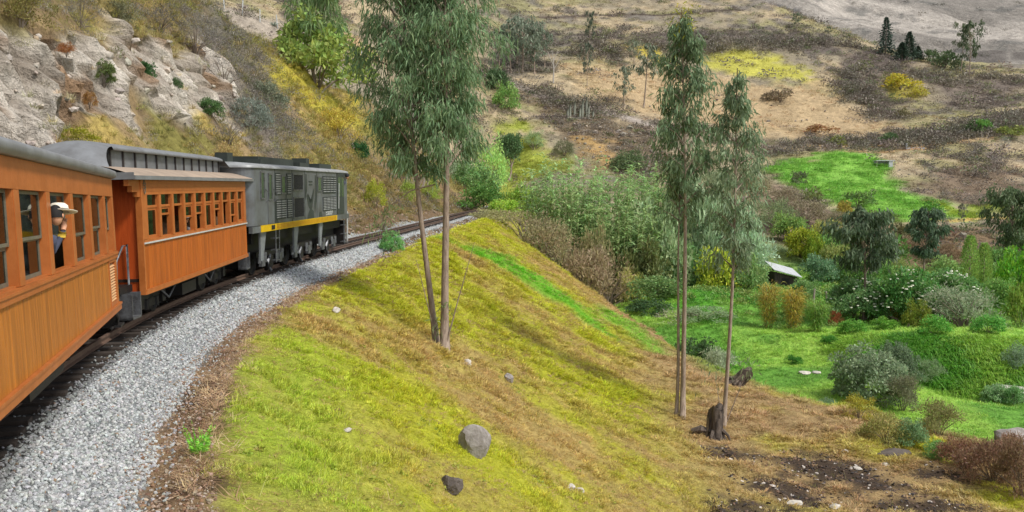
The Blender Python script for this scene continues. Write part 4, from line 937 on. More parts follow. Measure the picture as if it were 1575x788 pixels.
tt = np.where(RNG.random(n)[:, None] < .025, C_(140, 118, 98)[None], lerp(C_(122, 124, 124)[None], C_(184, 186, 184)[None], RNG.random(n)[:, None])); tt = tt * np.where(np.abs(u) < 1.2, .55, 1)[:, None]
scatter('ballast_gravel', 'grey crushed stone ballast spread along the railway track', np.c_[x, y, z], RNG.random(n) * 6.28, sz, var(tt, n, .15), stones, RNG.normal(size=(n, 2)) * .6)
# loose stones and straw on the dirt shoulder
n = 14000; x, y, u = along(n, 5.2, 50, 2.2, 3.15); sz = RNG.uniform(.01, .035, n) * (RNG.random(n) ** 2 * 1.0 + .5) * np.clip(y / 16, 1, 2)
scatter('shoulder_pebbles', 'brown pebbles and clods on the dirt shoulder beside the ballast', np.c_[x, y, hN(x, y)], RNG.random(n) * 6.28, sz, var(lerp(C_(120, 92, 66)[None], C_(164, 150, 134)[None], RNG.random(n)[:, None] ** 2), n, .3), stones, RNG.normal(size=(n, 2)) * .6)
straw = [tuft_mesh(60 + s, 16, .22, .007, 2.4, .5, .10) for s in range(3)]
n = 3000; x, y, u = along(n, 5.5, 40, 2.6, 3.7); k = (RNG.random(n) < np.exp(-((u - 3.08) / .2) ** 2)) & (fbm(x, y, .8, 3, 5) > .42); x, y = x[k], y[k]; n = len(x)
scatter('straw_litter', 'pale dry straw lying along the top edge of the bank', np.c_[x, y, hN(x, y)], RNG.random(n) * 6.28, np.c_[RNG.uniform(.8, 1.6, n), RNG.uniform(.8, 1.6, n), RNG.uniform(.12, .4, n)], var(lerp(C_(186, 164, 128)[None], C_(146, 118, 88)[None], RNG.random(n)[:, None]), n), straw, RNG.normal(size=(n, 2)) * .35)

# grass on the flank of the spur
short = [tuft_mesh(s, 26, .10, .010, 1.1, .35, .07) for s in range(4)]
n = 300000; x, y, u = along(n, 4.5, 100, 2.2, 30.0, .85)
e = line_sd(x, y, EDGE); z = hN(x, y); g_ = fbm(x, y, 1.3, 3, 7); u = uof(x, y)
k = (e < 0.6) & (u > 3.12 - .7 * sstep(38, 58, y) + .7 * (fbm(x, y, .9, 3, 2) - .5)) & ((u > 3.4 - .7 * sstep(38, 58, y)) | (RNG.random(n) < .6))
bn = np.zeros(n)
for p in BURNXY: bn = np.maximum(bn, sstep(-.7, .5, poly_sd(x, y, p)))
cv = slope_cover(x, y, u); green = (cv[:, 1] / cv[:, 0])
k &= (RNG.random(n) < np.clip((green - .55) * 3.2, .12, 1)) & (RNG.random(n) > bn * .97) & (RNG.random(n) < .35 + 1.3 * sstep(.3, .6, g_))
x, y, z, cv, g_ = x[k], y[k], z[k], cv[k], g_[k]; n = len(x)
s2 = sstep(-1.0, .8, poly_sd(x, y, STRIP2)) * .85; cv = cv + (C_(112, 164, 44)[None] - cv) * s2[:, None]
hh_ = sstep(.42, .72, fbm(x, y, .8, 3, 1)); sz = RNG.uniform(.55, 1.2, n) * np.clip(y / 15, .75, 2.6) * (.5 + 1.1 * hh_)
scatter('slope_grass', 'short yellow green grass covering the flank of the spur', np.c_[x, y, z], RNG.random(n) * 6.28, np.c_[sz, sz, sz * np.clip(14 / y, .45, 1)], var(cv, n, .24) * 1.2, short, RNG.normal(size=(n, 2)) * .2)
print('GRASS', n)

# dead tan tufts and small clods between the grass
n = 40000; x, y, u = along(n, 4.8, 90, 3.2, 30.0, .85); e = line_sd(x, y, EDGE); bn = np.zeros(n)
for p in BURNXY: bn = np.maximum(bn, sstep(-.7, .5, poly_sd(x, y, p)))
k = (e < .5) & (u > 3.3) & (RNG.random(n) > bn) & (fbm(x, y, 2.2, 3, 4) + .25 * RNG.random(n) > .52); x, y, u = x[k], y[k], u[k]; n = len(x); s_ = RNG.uniform(.6, 1.4, n) * np.clip(y / 16, .7, 2.4)
scatter('dead_grass', 'tan dead grass lying between the green grass of the slope', np.c_[x, y, hN(x, y)], RNG.random(n) * 6.28, np.c_[s_, s_, s_ * .7], var(lerp(C_(168, 144, 94)[None], C_(134, 112, 74)[None], RNG.random(n)[:, None]), n, .2), [tuft_mesh(200 + k_, 18, .09, .010, 1.8, .5, .08) for k_ in range(3)], RNG.normal(size=(n, 2)) * .2)
# ------------------------------------------------------------------ near eucalyptus trees
flat = lambda t: .75 + .35 * math.sin(math.pi * min(1, t * 1.05)) - .45 * max(0, t - .75) / .25
slim = lambda t: (.55 + .6 * math.sin(math.pi * min(1, .15 + t * .8))) * (1 - .65 * max(0, t - .55) / .45)
p = at(684, 540, 'N'); s = p[1] / F
gr = gum(13.2, 6.0, 1.62, 46, 11, 25, .29, .042, 21, (-.05, .3), .135, flat, curve=.25)
gl_ = gum(13.0, 5.5, 1.80, 48, 11, 25, .29, .042, 22, (-1.15, -.3), .10, flat, curve=.3)
t1, p1 = gum_tree('eucalyptus_tree', 'tall twin trunked eucalyptus on the grassy slope, its drooping crown cut by the frame', 684, 540, (102, 124, 88), [((0, 0, 0), *gr), ((-.30, .45, .15), *gl_)])
for (a, b, c_) in [((-.25, .1, .2), (-.5, .2, 1.3), (-.95, .3, 3.1)), ((.05, -.1, .3), (.45, 0, 1.8), (1.0, 0, 3.7)), ((-.3, .3, .3), (-.45, .4, 1.4), (-.6, .5, 2.2)), ((.0, .2, .2), (-.1, .3, 1.0), (-.05, .4, 1.9))]:
    MB().tube([a, b, c_], [.03, .02, .006], 5).build('shoot', M_bark, t1)
rg = np.random.default_rng(9); Cc = np.r_[rg.normal(size=(60, 3)) * [.14, .14, .35] + [-.15, .05, .85], rg.normal(size=(26, 3)) * [.12, .1, .2] + [.1, .0, 1.6], rg.normal(size=(90, 3)) * [.22, .2, .3] + [-2.15, .3, 4.3], rg.normal(size=(40, 3)) * [.2, .2, .2] + [-1.75, .3, 4.7]]
V, Q = leaf_quads(Cc, unit(rg.normal(size=(len(Cc), 3)) * .5 - [0, 0, .7]), .26 * rg.uniform(.6, 1.2, len(Cc)), .04, .25, rg)
o = link('shoot_leaves', mk_mesh('shoot_leaves', V, [Q], [M_leaf]), t1); o.color = (*lin(112, 128, 84), 1)
MB().tube([(-.3, .1, 5.6), (-1.1, .2, 5.4), (-1.8, .3, 4.9), (-2.2, .3, 4.5)], [.03, .02, .012, .005], 5).build('branch', M_bark, t1)

p = at(1050, 642, 'N'); s = p[1] / F; H = 628 * s
g2 = gum(H, 335 * s, 45 * s, 46, 8, 18, .32, .06, 31, (-10 * s, 0), .105, slim, curve=.3)
g2b = gum(H * .62, 300 * s, 30 * s, 14, 5, 10, .30, .05, 32, (8 * s, .3), .07, slim, curve=.3)
t2, p2 = gum_tree('eucalyptus_tree', 'slender tall eucalyptus with a yellow green tip, left of the charred stump', 1050, 642, (100, 118, 86), [((0, 0, 0), *g2), ((-.25, .1, 0), *g2b)])
rg = np.random.default_rng(4); Cc = rg.normal(size=(140, 3)) * [.26, .26, .5] + [-10 * s, 0, H * .97]
V, Q = leaf_quads(Cc, unit(rg.normal(size=(140, 3)) * .6), .26, .05, .2, rg); o = link('crown_tip', mk_mesh('tip_leaves', V, [Q], [M_leaf]), t2); o.color = (*lin(150, 146, 50), 1)
p = at(1113, 655, 'N'); s = p[1] / F; H = 555 * s
g3 = gum(H, 240 * s, 38 * s, 38, 8, 16, .32, .06, 41, (12 * s, 0), .085, slim, curve=.35)
t3, p3 = gum_tree('eucalyptus_tree', 'thin eucalyptus with a grey green crown growing behind the charred stump', 1113, 655, (110, 126, 96), [((0, 0, 0), *g3)])
for a, b in [((.1, 0, .2), (1.0, .2, 2.4)), ((-.05, 0, .3), (-.4, 0, 2.2))]: MB().tube([a, tuple(np.add(a, b) * .5), b], [.03, .02, .006], 5).build('shoot', M_bark, t3)
rg = np.random.default_rng(19); Cc = np.r_[rg.normal(size=(60, 3)) * [.3, .3, .4] + [-.5, 0, 2.6], rg.normal(size=(50, 3)) * [.3, .3, .3] + [1.1, .2, 2.6]]
V, Q = leaf_quads(Cc, unit(rg.normal(size=(len(Cc), 3)) * .5 - [0, 0, .6]), .28, .045, .25, rg); o = link('shoot_leaves', mk_mesh('shoot_leaves', V, [Q], [M_leaf]), t3); o.color = (*lin(104, 116, 84), 1)

# ------------------------------------------------------------------ charred stumps, boulders, stones
M_char = plain('charred_wood', lin(104, 92, 82), 0.9, 0, 0.5, 6, 0.8, dirt=lin(50, 45, 42), stretch=(2, 2, .5))
M_ash = plain('ash_streaked_wood', lin(150, 136, 122), 0.9, 0, 0.6, 4, 0.6, dirt=lin(50, 44, 40), stretch=(3, 3, .5))
M_rock = plain('grey_boulder', lin(150, 144, 140), 0.9, 0, 0.4, 1.6, 0.7, dirt=lin(112, 104, 96))
M_pale = plain('pale_stone', lin(190, 184, 174), 0.85, 0, 0.3, 2, 0.6, dirt=lin(150, 140, 128))
M_dkrock = plain('dark_stone', lin(92, 84, 78), 0.9, 0, 0.4, 2, 0.7)
def stump(name, label, pos, h, r, seed, rz=0, tilt=0):
    t = thing(name, label, 'stump', pos, rz); rg = np.random.default_rng(seed); n = 26; a = np.linspace(0, 2 * np.pi, n)
    lob = 1 + .16 * np.sin(3 * a + 1) + .1 * np.sin(7 * a); jag = h * (.82 + .13 * np.sin(2 * a + .5) + .05 * rg.random(n)); jag[-1] = jag[0]; lob[-1] = lob[0]
    G = []
    for f, q in ((-.15, 1.55), (.05, 1.25), (.2, 1.05), (.5, .95), (.8, .98), (1.0, .95)):
        G.append(np.c_[r * q * lob * np.cos(a) + .12 * r * f, r * q * lob * np.sin(a), jag * f])
    for q in (.7, .1): G.append(np.c_[r * q * np.cos(a), r * q * np.sin(a), jag * (.86 if q > .5 else .72)])
    o = MB().grid(np.stack(G)[:, ::-1]).build('trunk', M_char, t)
    for k in range(5):
        b = k * 1.3 + .3; MB().grid(np.stack([np.c_[(r * 1.02) * np.cos(np.linspace(b, b + .45, 4)) * w_ * 1.05, (r * 1.02) * np.sin(np.linspace(b, b + .45, 4)) * w_ * 1.05, np.full(4, z)] for z, w_ in ((.05 * h, 1.34), (.3 * h, 1.12), (.62 * h, 1.08))])).build('bark_slab', M_ash if k % 3 else M_char, t)
    for k in range(4):
        b = k * 1.5 + .8; MB().tube([(r * .8 * math.cos(b), r * .8 * math.sin(b), h * .25), (r * 1.7 * math.cos(b), r * 1.7 * math.sin(b), .12), (r * 2.0 * math.cos(b), r * 2.0 * math.sin(b), -.12)], [r * .26, r * .18, r * .08], 6).build('root', M_char, t)
    if tilt: t.rotation_euler = (tilt, .2, rz)
    return t
p = at(1100, 672, 'N'); s = p[1] / F
stump('tree_stump', 'charred black upright stump with pale ash streaks on the brown terrace', p, 52 * s, 12.5 * s, 3, .4)
p = at(1078, 668, 'N'); tag(link('burnt_log', MB().tube([(-.35, .1, .1), (0, 0, .2), (.45, -.1, .12)], [.1, .17, .06], 8).mesh('burnt_log', M_char), None, p), 'short burnt log lying against the left side of the charred stump', 'log')
p = at(1131, 592, 'N'); stump('tree_stump', 'weathered stump tilted over at the far edge of the terrace', p, 36 * p[1] / F, 9 * p[1] / F, 8, 1.0, .7)
def boulder(name, label, cat, px, py, wpx, hpx, mat, seed, sheet='N', squash=.8, sink=.27, sub=3):
    p = at(px, py, sheet); s = p[1] / F; o = link(name, rock_mesh(seed, mat, sub, (1, .85, squash), .18, False), None, (p[0], p[1], p[2] + hpx * s * (.5 - sink)))
    o.scale = (wpx * s * .62, wpx * s * .55, hpx * s * .62 / squash); o.rotation_euler = (0, 0, seed * 1.3); return tag(o, label, cat)
boulder('boulder', 'big grey rounded boulder alone in the middle of the grassy slope', 'boulder', 730, 697, 46, 52, M_rock, 12, squash=.95)
boulder('stone', 'small grey pointed stone on the slope above the big boulder', 'stone', 783, 587, 15, 16, M_rock, 14)
boulder('stone', 'white stone just right of the twin trunked eucalyptus foot', 'stone', 719, 562, 13, 12, M_pale, 15)
boulder('stone', 'dark broken stone half buried in grass at the bottom of the frame', 'stone', 694, 752, 40, 26, M_dkrock, 16)
boulder('stone', 'white stone near the crest left of the nearest eucalyptus', 'stone', 516, 480, 13, 9, M_pale, 17)
boulder('stone', 'flat pale stone at the foot of the slope in the lower grass', 'stone', 877, 752, 17, 9, M_pale, 18, squash=.5)
boulder('stone', 'grey white stone touching the flat pale stone in the lower grass', 'stone', 892, 757, 12, 9, M_pale, 19)
boulder('stone', 'tan stone flush with the grass left of the big boulder', 'stone', 534, 664, 15, 7, M_pale, 20, squash=.5)
boulder('stone', 'small white stone on the brown terrace right of the upright stump', 'stone', 1090, 707, 6, 5, M_pale, 21)
boulder('stone', 'long white stone among burnt mulch at the lower edge', 'stone', 1222, 775, 22, 8, M_pale, 22, squash=.5)
boulder('stone', 'white stone at the edge of the burnt patch below the gully ledge', 'stone', 1300, 697, 13, 6, M_pale, 23, squash=.6)
boulder('stone', 'pale stone beside the dark mulch strip right of the burnt patch', 'stone', 1362, 717, 11, 7, M_pale, 24)
boulder('stone', 'white stone in the dark mulch at the very bottom of the terrace', 'stone', 1285, 783, 20, 9, M_pale, 25, squash=.5)
boulder('stone', 'white scrap of stone inside the largest burnt patch', 'stone', 1318, 722, 14, 5, M_pale, 26, squash=.5)
boulder('stone', 'grey flat stone in the green meadow left of the round shrub', 'stone', 1237, 575, 18, 6, M_pale, 27, 'V', .5)
boulder('stone', 'pale flat stone beside the grey flat stone in the meadow', 'stone', 1256, 574, 14, 5, M_pale, 28, 'V', .5)
boulder('boulder', 'pale boulder at the right edge of the lower pasture', 'boulder', 1562, 612, 70, 28, M_pale, 29, 'V', .6)
boulder('boulder', 'grey boulder rising behind the brown brush at the right edge', 'boulder', 1556, 690, 70, 40, M_rock, 30, None, .7)
for px, py, w_, h_, lb in [(1452, 566, 10, 9, 'upper pale stone in the gully cut through the green bank'), (1446, 573, 9, 8, 'grey stone left of the others in the green bank gully'), (1457, 576, 14, 9, 'largest pale stone at the foot of the green bank gully'), (1470, 558, 9, 9, 'white stone on the right lip of the green bank gully')]:
    boulder('stone', lb, 'stone', px, py, w_, h_, M_pale, 31 + px % 7, 'V')
p = at(1372, 697, None); o = link('rock_ledge', rock_mesh(44, M_dkrock, 3, (1.2, .7, .5), .2), None, (p[0], p[1], p[2])); o.scale = (.75, .6, .35); tag(o, 'low dark rock ledge at the end of the gully beside the brown terrace', 'rock')

# burnt clods and rubble in the mulch
n = 34000; px_ = RNG.uniform(6, 22, n); py_ = RNG.uniform(22, 46, n); b = np.zeros(n)
for q in BURNXY: b = np.maximum(b, sstep(-.9, .6, poly_sd(px_, py_, q) + 1.6 * (fbm(px_, py_, 1.0, 3, 2) - .5)))
k = RNG.random(n) < b; px_, py_ = px_[k], py_[k]; n = len(px_); sz = RNG.uniform(.02, .11, n) * RNG.random(n) ** .7
tt = np.where(RNG.random(n)[:, None] < .09, C_(190, 180, 170)[None], lerp(C_(44, 38, 36)[None], C_(110, 84, 64)[None], (RNG.random(n) ** 2)[:, None]))
scatter('burnt_mulch', 'black burnt mulch and rubble strewn over the brown terrace', np.c_[px_, py_, hN(px_, py_)], RNG.random(n) * 6.28, np.c_[sz * 1.3, sz, sz * .6], tt, stones, RNG.normal(size=(n, 2)) * .4)

# ------------------------------------------------------------------ shrubs left of and along the line
B = bush_px
B('bush', 'dark green shrub growing on the upper rock face', 'bush', 160, 130, 44, 32, 'leafy', (88, 100, 56), 'N')
B('bush', 'small deep green shrub on the rock right of the grey green one', 'bush', 224, 124, 34, 28, 'leafy', (56, 88, 46), 'N')
B('bush', 'tiny green shrub low on the pale rock face', 'bush', 272, 136, 18, 14, 'leafy', (70, 92, 56), 'N')
B('bush', 'green shrub at the right foot of the rock face', 'bush', 325, 180, 44, 26, 'leafy', (76, 102, 58), 'N')
B('bush', 'rusty brown bush clinging to the rock above the first coach roof', 'bush', 138, 165, 26, 22, 'fine', (132, 98, 52), 'N')
B('bush', 'rusty brown tuft high on the pale rock', 'bush', 102, 85, 30, 18, 'fine', (138, 92, 50), 'N')
B('bush', 'yellow green bush on the bank above the clerestory coach', 'bush', 118, 222, 70, 26, 'fine', (132, 132, 36), 'N')
B('bush', 'olive bush at the upper left corner above the rock', 'bush', 30, 45, 90, 60, 'fine', (112, 104, 58), 'N')
B('bush', 'grey leafless scrub along the rim over the rock face', 'bush', 125, 40, 60, 46, 'twig', (96, 94, 88), 'N')
B('bush', 'grey green scrub on the rim in the middle of the rock', 'bush', 180, 38, 60, 34, 'fine', (104, 104, 78), 'N')
B('bush', 'dark leafless scrub leaning over the right end of the rock', 'bush', 245, 52, 90, 44, 'twig', (84, 82, 78), 'N')
B('bush', 'dead grey brush on the hillside left of the yellow grass strip', 'bush', 300, 80, 80, 50, 'twig', (104, 100, 96), 'N')
B('bush', 'pale grey brush halfway down beside the yellow grass strip', 'bush', 345, 130, 80, 46, 'twig', (112, 108, 104), 'N')
B('bush', 'blue grey bush above the rear of the grey locomotive', 'bush', 385, 205, 80, 50, 'fine', (112, 120, 110), 'N')
B('bush', 'grey twiggy bush between rock and locomotive roof', 'bush', 350, 225, 70, 40, 'twig', (110, 106, 100), 'N')
B('bush', 'grey green bush high on the bank over the locomotive', 'bush', 410, 170, 70, 44, 'fine', (106, 112, 92), 'N')
B('bush', 'dark green bush on the bank just past the locomotive', 'bush', 552, 248, 36, 30, 'leafy', (46, 88, 44), 'N')
B('bush', 'yellow green rounded bush beyond the front of the locomotive', 'bush', 578, 320, 40, 46, 'dome', (146, 152, 52), 'N')
B('bush', 'light green rounded bush left of the twin trunks at trackside', 'bush', 628, 312, 34, 36, 'dome', (132, 150, 64), 'N')
B('bush', 'light green rounded bush seen between the twin trunks', 'bush', 661, 312, 36, 40, 'dome', (138, 156, 66), 'N')
B('bush', 'fresh green bush on the grass edge beside the ballast', 'bush', 602, 388, 40, 28, 'leafy', (104, 150, 84), 'N')
B('bush', 'golden grassy bush above the locomotive nose', 'bush', 520, 215, 70, 50, 'fine', (170, 156, 70), 'N')
B('bush', 'dry golden bush on the bank above the coach end', 'bush', 350, 262, 60, 40, 'fine', (160, 142, 96), 'N')
B('bush', 'dry brown bush at the foot of the bank past the locomotive', 'bush', 590, 355, 60, 34, 'twig', (124, 100, 72), 'N')
# grey dead stems fallen down the bank
p = at(632, 290, 'N'); st = MB(); rg = np.random.default_rng(2)
for k in range(26):
    a = rg.normal(size=3) * [1.2, 1.2, .2]; st.tube([a, a + [rg.normal() * .5 + .6, 0, 2.2], a + [rg.normal() * .8 + .2, .4, 4.2 + rg.random() * 2.2]], [.05, .04, .012], 4)
t = thing('dead_bush', 'bleached dead stems hanging down the bank behind the twin trunks', 'dead bush', p); st.build('stems', plain('bleached_stems', lin(168, 156, 146), .8, 0, .3, 4), t)
# tree on the crest
t = B('bush', 'bright green leafy tree standing on the crest over the yellow grass', 'tree', 488, 128, 160, 92, 'leafy', (128, 144, 74), 'N', 0)
f = link('foliage', bush_proto('willow', 1)[0], t); f.color = (*lin(100, 120, 76), 1); q = [c_ for c_ in t.children if c_.name.startswith('foliage')][0]; f.scale = (q.scale[0] * .62, q.scale[1] * .62, q.scale[2] * 1.0); f.location = (.0, 0, q.scale[2] * .62)
# fern beside the ballast
p = at(306, 700, 'N'); p[2] -= .03; t = thing('fern_plant', 'small bright green leafy plant sprouting from the dirt shoulder beside the ballast', 'plant', p); rg = np.random.default_rng(6)
for k in range(9):
    az = k * .7 + .2; ln = rg.uniform(.32, .52); d = np.array([math.cos(az) * .5, math.sin(az) * .5, 1.0]); d /= np.linalg.norm(d); n = 26; f = np.linspace(.15, 1, n)
    C = d * ln * f[:, None]; sd_ = unit(np.cross(d, rg.normal(size=3)))[None] * np.where(np.arange(n) % 2, 1, -1)[:, None]
    V, Q = leaf_quads(C, unit(sd_ + d * .6), .10 * (1.1 - f), .03, .2, rg); o = link('frond', mk_mesh('frond', V, [Q], [M_leaf]), t); o.color = (*lin(120, 170, 62), 1)

# ------------------------------------------------------------------ shrubs and reeds beyond the far edge of the spur
def foot(px, top, Y):
    x = W(px, 300, Y)[0]; zt = W(px, top, Y)[2]; z = float(max(hN(x, Y, False), hV(x, Y, False))); return np.array([x, Y, z]), zt - z
def bush_top(name, label, cat, px, top, wpx, Y, kind, cr, k=0, group=None):
    cr = tuple(min(255, c_ * 1.2) for c_ in cr); p, h = foot(px, top, Y); return bush(name, label, cat, (p[0], p[1], p[2] - .3), wpx * Y / F / 2 * 1.3, max(1.2, h * 1.15 + .5), kind, cr, k, None, group)
for i, a in enumerate([(764, 328, 84, 92, 'fine', (118, 116, 80), 'olive bush where the track disappears round the bend'), (806, 336, 88, 88, 'twig', (118, 104, 84), 'brown twiggy bush on the spur edge nearest the bend'), (838, 352, 84, 87, 'fine', (116, 110, 82), 'olive brown bush on the spur edge below the reeds'),
                       (862, 372, 84, 85, 'twig', (120, 104, 82), 'dark brown twiggy bush above the bright green strip'), (900, 392, 84, 85, 'fine', (118, 106, 84), 'dry brown bush in the middle of the spur edge'), (936, 410, 76, 84, 'twig', (122, 106, 84), 'brown leafless bush at the right of the spur edge row'), (915, 372, 50, 90, 'fine', (118, 112, 80), 'olive bush between the reeds and the dry brown bush')]):
    bush_top('bush', a[6], 'bush', a[0], a[1], a[2], a[3], a[4], a[5], i, 'bushes along the far edge of the spur')
M_stem = plain('pale_reed_stem', lin(140, 140, 96), .7, 0, .3, 4)
def reeds(label, px, top, wpx, Y, cr, seed, n=70):
    p, h = foot(px, top, Y); rw = wpx * Y / F / 2; rg = np.random.default_rng(seed); t = thing('giant_reed', label, 'reeds', (p[0], p[1], p[2] - .2), 0, 'giant reeds behind the spur'); st = MB(); C, D = [], []
    for k in range(n):
        a = rg.random() * 6.28; r = rw * math.sqrt(rg.random()); hh = h * rg.uniform(.78, 1.12) * (1 - .18 * (r / rw) ** 2); b = np.array([r * math.cos(a), r * math.sin(a) * .7, 0]); ln = np.array([math.cos(a), math.sin(a), 0]) * .1 * hh * rg.random() + rg.normal(size=3) * [.2, .2, 0]
        st.tube([b, b + ln * .4 + [0, 0, hh * .6], b + ln + [0, 0, hh]], [.03, .025, .01], 4, False)
        for q in range(30):
            f = rg.uniform(.1, 1) ** .6; az = q * 2.2 + rg.random(); C.append(b + ln * f ** 2 + [0, 0, hh * f]); D.append([math.cos(az) * .6, math.sin(az) * .6, .75])
    V, Q, T = long_blades(np.array(C), unit(np.array(D)), 1.15 * rg.uniform(.6, 1.3, len(C)), .20, .8, rg, 3)
    o = link('leaves', mk_mesh('reed_leaves', V, [Q, T], [M_leaf]), t); o.color = (*lin(*cr), 1); st.build('culms', M_stem, t)
reeds('pale green giant reed clump, the leftmost beside the grass hollow', 862, 250, 116, 96, (142, 166, 112), 1, 125)
reeds('giant reed clump in the middle, duller green', 932, 258, 120, 99, (132, 158, 102), 2, 120)
reeds('giant reed clump nearest the slender eucalyptus', 1004, 264, 100, 104, (134, 160, 104), 3, 110)
reeds('shorter giant reed clump in front of the others', 955, 318, 110, 93, (130, 152, 98), 4, 90)
for i, a in enumerate([(1010, 345, 90, 95, 'leafy', (116, 130, 96), 'dull green leafy bush below the reeds'), (1078, 305, 84, 100, 'leafy', (118, 132, 104), 'grey green bush between the two slender eucalyptus'), (1128, 330, 90, 98, 'fine', (124, 142, 112), 'grey green fine leaved bush behind the thin eucalyptus'), (1146, 356, 76, 97, 'fine', (128, 144, 120), 'silvery bush left of the hut'),
                       (985, 392, 70, 90, 'leafy', (78, 84, 48), 'dark olive bush in the hollow beyond the spur'), (1015, 432, 80, 82, 'leafy', (84, 104, 60), 'dark green bush low behind the spur edge'), (1000, 470, 60, 78, 'leafy', (52, 72, 42), 'deepest green bush tucked against the spur edge'), (1048, 488, 70, 74, 'twig', (146, 136, 126), 'pale leafless shrub behind the slender eucalyptus trunk'), (1086, 480, 80, 74, 'fine', (104, 118, 88), 'grey green shrub right of the pale leafless one'), (1075, 532, 60, 66, 'leafy', (58, 78, 46), 'dark shrub at the foot of the meadow slope'), (1112, 545, 46, 60, 'fine', (126, 132, 112), 'pale grey green shrub just behind the tilted stump'),
                       (1108, 392, 66, 92, 'leafy', (134, 142, 52), 'yellow green bush behind the thin eucalyptus trunk'), (1145, 398, 60, 92, 'leafy', (96, 116, 70), 'mid green bush left of the grass columns'), (972, 425, 40, 88, 'leafy', (138, 136, 76), 'small yellow bush at the right end of the brown row'), (1045, 385, 80, 96, 'leafy', (92, 116, 72), 'green bush behind the slender eucalyptus trunk'), (1190, 384, 40, 114, 'fine', (116, 128, 96), 'grey green bush above the hut roof')]):
    bush_top('bush', a[6], 'bush', a[0], a[1], a[2], a[3], a[4], a[5], i, 'shrubs in the hollow beyond the spur')
# left of the reeds
for i, a in enumerate([(728, 262, 60, 132, 'leafy', (88, 112, 66), 'green bush beside the track bend under the big crown'), (705, 250, 50, 138, 'willow', (112, 126, 98), 'pale green bush on the end of the hillside'), (752, 228, 60, 140, 'dome', (124, 150, 84), 'light green grassy dome bush at the bend'), (745, 292, 60, 120, 'leafy', (74, 102, 48), 'dark green bush low at the track bend'), (800, 298, 50, 115, 'leafy', (110, 132, 56), 'yellow green bush in the grass hollow'), (775, 312, 44, 108, 'leafy', (118, 140, 56), 'bright low bush at the bottom of the grass hollow')]):
    bush_top('bush', a[6], 'bush', a[0], a[1], a[2], a[3], a[4], a[5], i)
B('bush', 'pale rounded pampas grass on the yellow green hollow', 'pampas grass', 822, 230, 38, 30, 'dome', (132, 150, 104), 'V')
B('bush', 'light green bush uphill of the grass hollow', 'bush', 778, 168, 44, 36, 'leafy', (110, 140, 72), 'V')
B('bush', 'dark green bush above the light one uphill of the hollow', 'bush', 765, 140, 44, 32, 'leafy', (70, 92, 58), 'V')
B('bush', 'grey green bush on the slope left of the eroded bank', 'bush', 868, 240, 40, 22, 'fine', (104, 106, 78), 'V')
B('bush', 'green bush on the eroded bank below the road', 'bush', 965, 262, 60, 26, 'leafy', (88, 104, 68), 'V')
# small round tree in the hollow
M_far = leafmat('far_leaves', 'object', 0.15, .55, 1.4, .03)
def small_tree(name, label, px, py, top, wpx, cr, sheet='V', seed=1, trunk=.35, kind='leafy', group=None):
    p = at(px, py, sheet); s = p[1] / F; H = (py - top) * s; t = thing(name, label, 'tree', (p[0], p[1], p[2] - .1), 0, group); a = bush_proto(kind, seed)[0]
    for k, (dx, dz, q) in enumerate([(0, trunk, 1.0), (.25, trunk + .22, .62), (-.3, trunk + .15, .6)]):
        f = link('crown', a, t, (dx * wpx * s / 2, 0, H * dz)); f.scale = (wpx * s / 2 * q, wpx * s / 2 * q, H * (1 - dz) * (1 if k < 2 else .7)); f.rotation_euler = (0, 0, seed + k * 2.0); f.color = (*lin(*cr), 1)
    m = MB().tube([(0, 0, -.1), (.05 * H, 0, H * trunk * .6), (.02 * H, 0, H * (trunk + .3))], [.03 * H, .02 * H, .008 * H], 6)
    for dx in (-.2, .22): m.tube([(.04 * H, 0, H * trunk * .7), (dx * wpx * s, .1, H * (trunk + .3))], [.015 * H, .005 * H], 4)
    m.build('trunk', M_bark, t, True); return t
small_tree('small_tree', 'small round dark green tree standing in the yellow green hollow', 783, 277, 205, 50, (84, 108, 68), 'V', 2)

# ------------------------------------------------------------------ valley: hut, garden, trees
M_tin = plain('whitewashed_tin_roof', lin(182, 184, 186), .6, .1, .2, 4); M_hutw = plain('dark_weathered_boards', lin(74, 66, 60), .9, 0, .4, 4, .4, stretch=(4, 4, .5)); M_postw = plain('grey_fence_post', lin(158, 148, 134), .9, 0, .3, 5)
p = at(1203, 440, 'V'); s = p[1] / F; hut = thing('hut', 'small dark wooden hut with a white sloping tin roof among the valley shrubs', 'hut', p, .1); w_, h_ = 36 * s, 22 * s
for k in range(9): MB().box((-w_ / 2 + k * w_ / 9, -1.0, -.3), (-w_ / 2 + (k + 1) * w_ / 9 - .02, -.95, h_ * (1.05 - .045 * k))).build('plank', M_hutw, hut)
MB().add([(-w_ / 2, -.94, -.3), (w_ / 2, -.94, -.3), (w_ / 2, 1, -.3), (-w_ / 2, 1, -.3), (-w_ / 2, -.94, h_ * 1.05), (w_ / 2, -.94, h_ * .64), (w_ / 2, 1, h_ * .64), (-w_ / 2, 1, h_ * 1.05)], [[4, 5, 6, 7], [1, 2, 6, 5], [2, 3, 7, 6], [3, 0, 4, 7], [0, 1, 5, 4]]).build('wall', M_hutw, hut)
for k in range(6):
    a0, a1 = -w_ * .62 + k * w_ * .205, -w_ * .62 + (k + 1) * w_ * .205; f = lambda q: h_ * (1.16 - .45 * (q + w_ / 2) / w_); g_d = .75
    MB().add([(a0, -1.5, f(a0)), (a1, -1.5, f(a1)), (a1, 1.2, f(a1) + g_d), (a0, 1.2, f(a0) + g_d), (a0, -1.5, f(a0) + .07), (a1 + .05, -1.5, f(a1) + .05), (a1 + .05, 1.2, f(a1) + .05 + g_d), (a0, 1.2, f(a0) + .07 + g_d)], [[0, 3, 2, 1], [4, 5, 6, 7], [0, 1, 5, 4], [1, 2, 6, 5], [2, 3, 7, 6], [3, 0, 4, 7]]).build('roof_sheet', M_tin, hut)
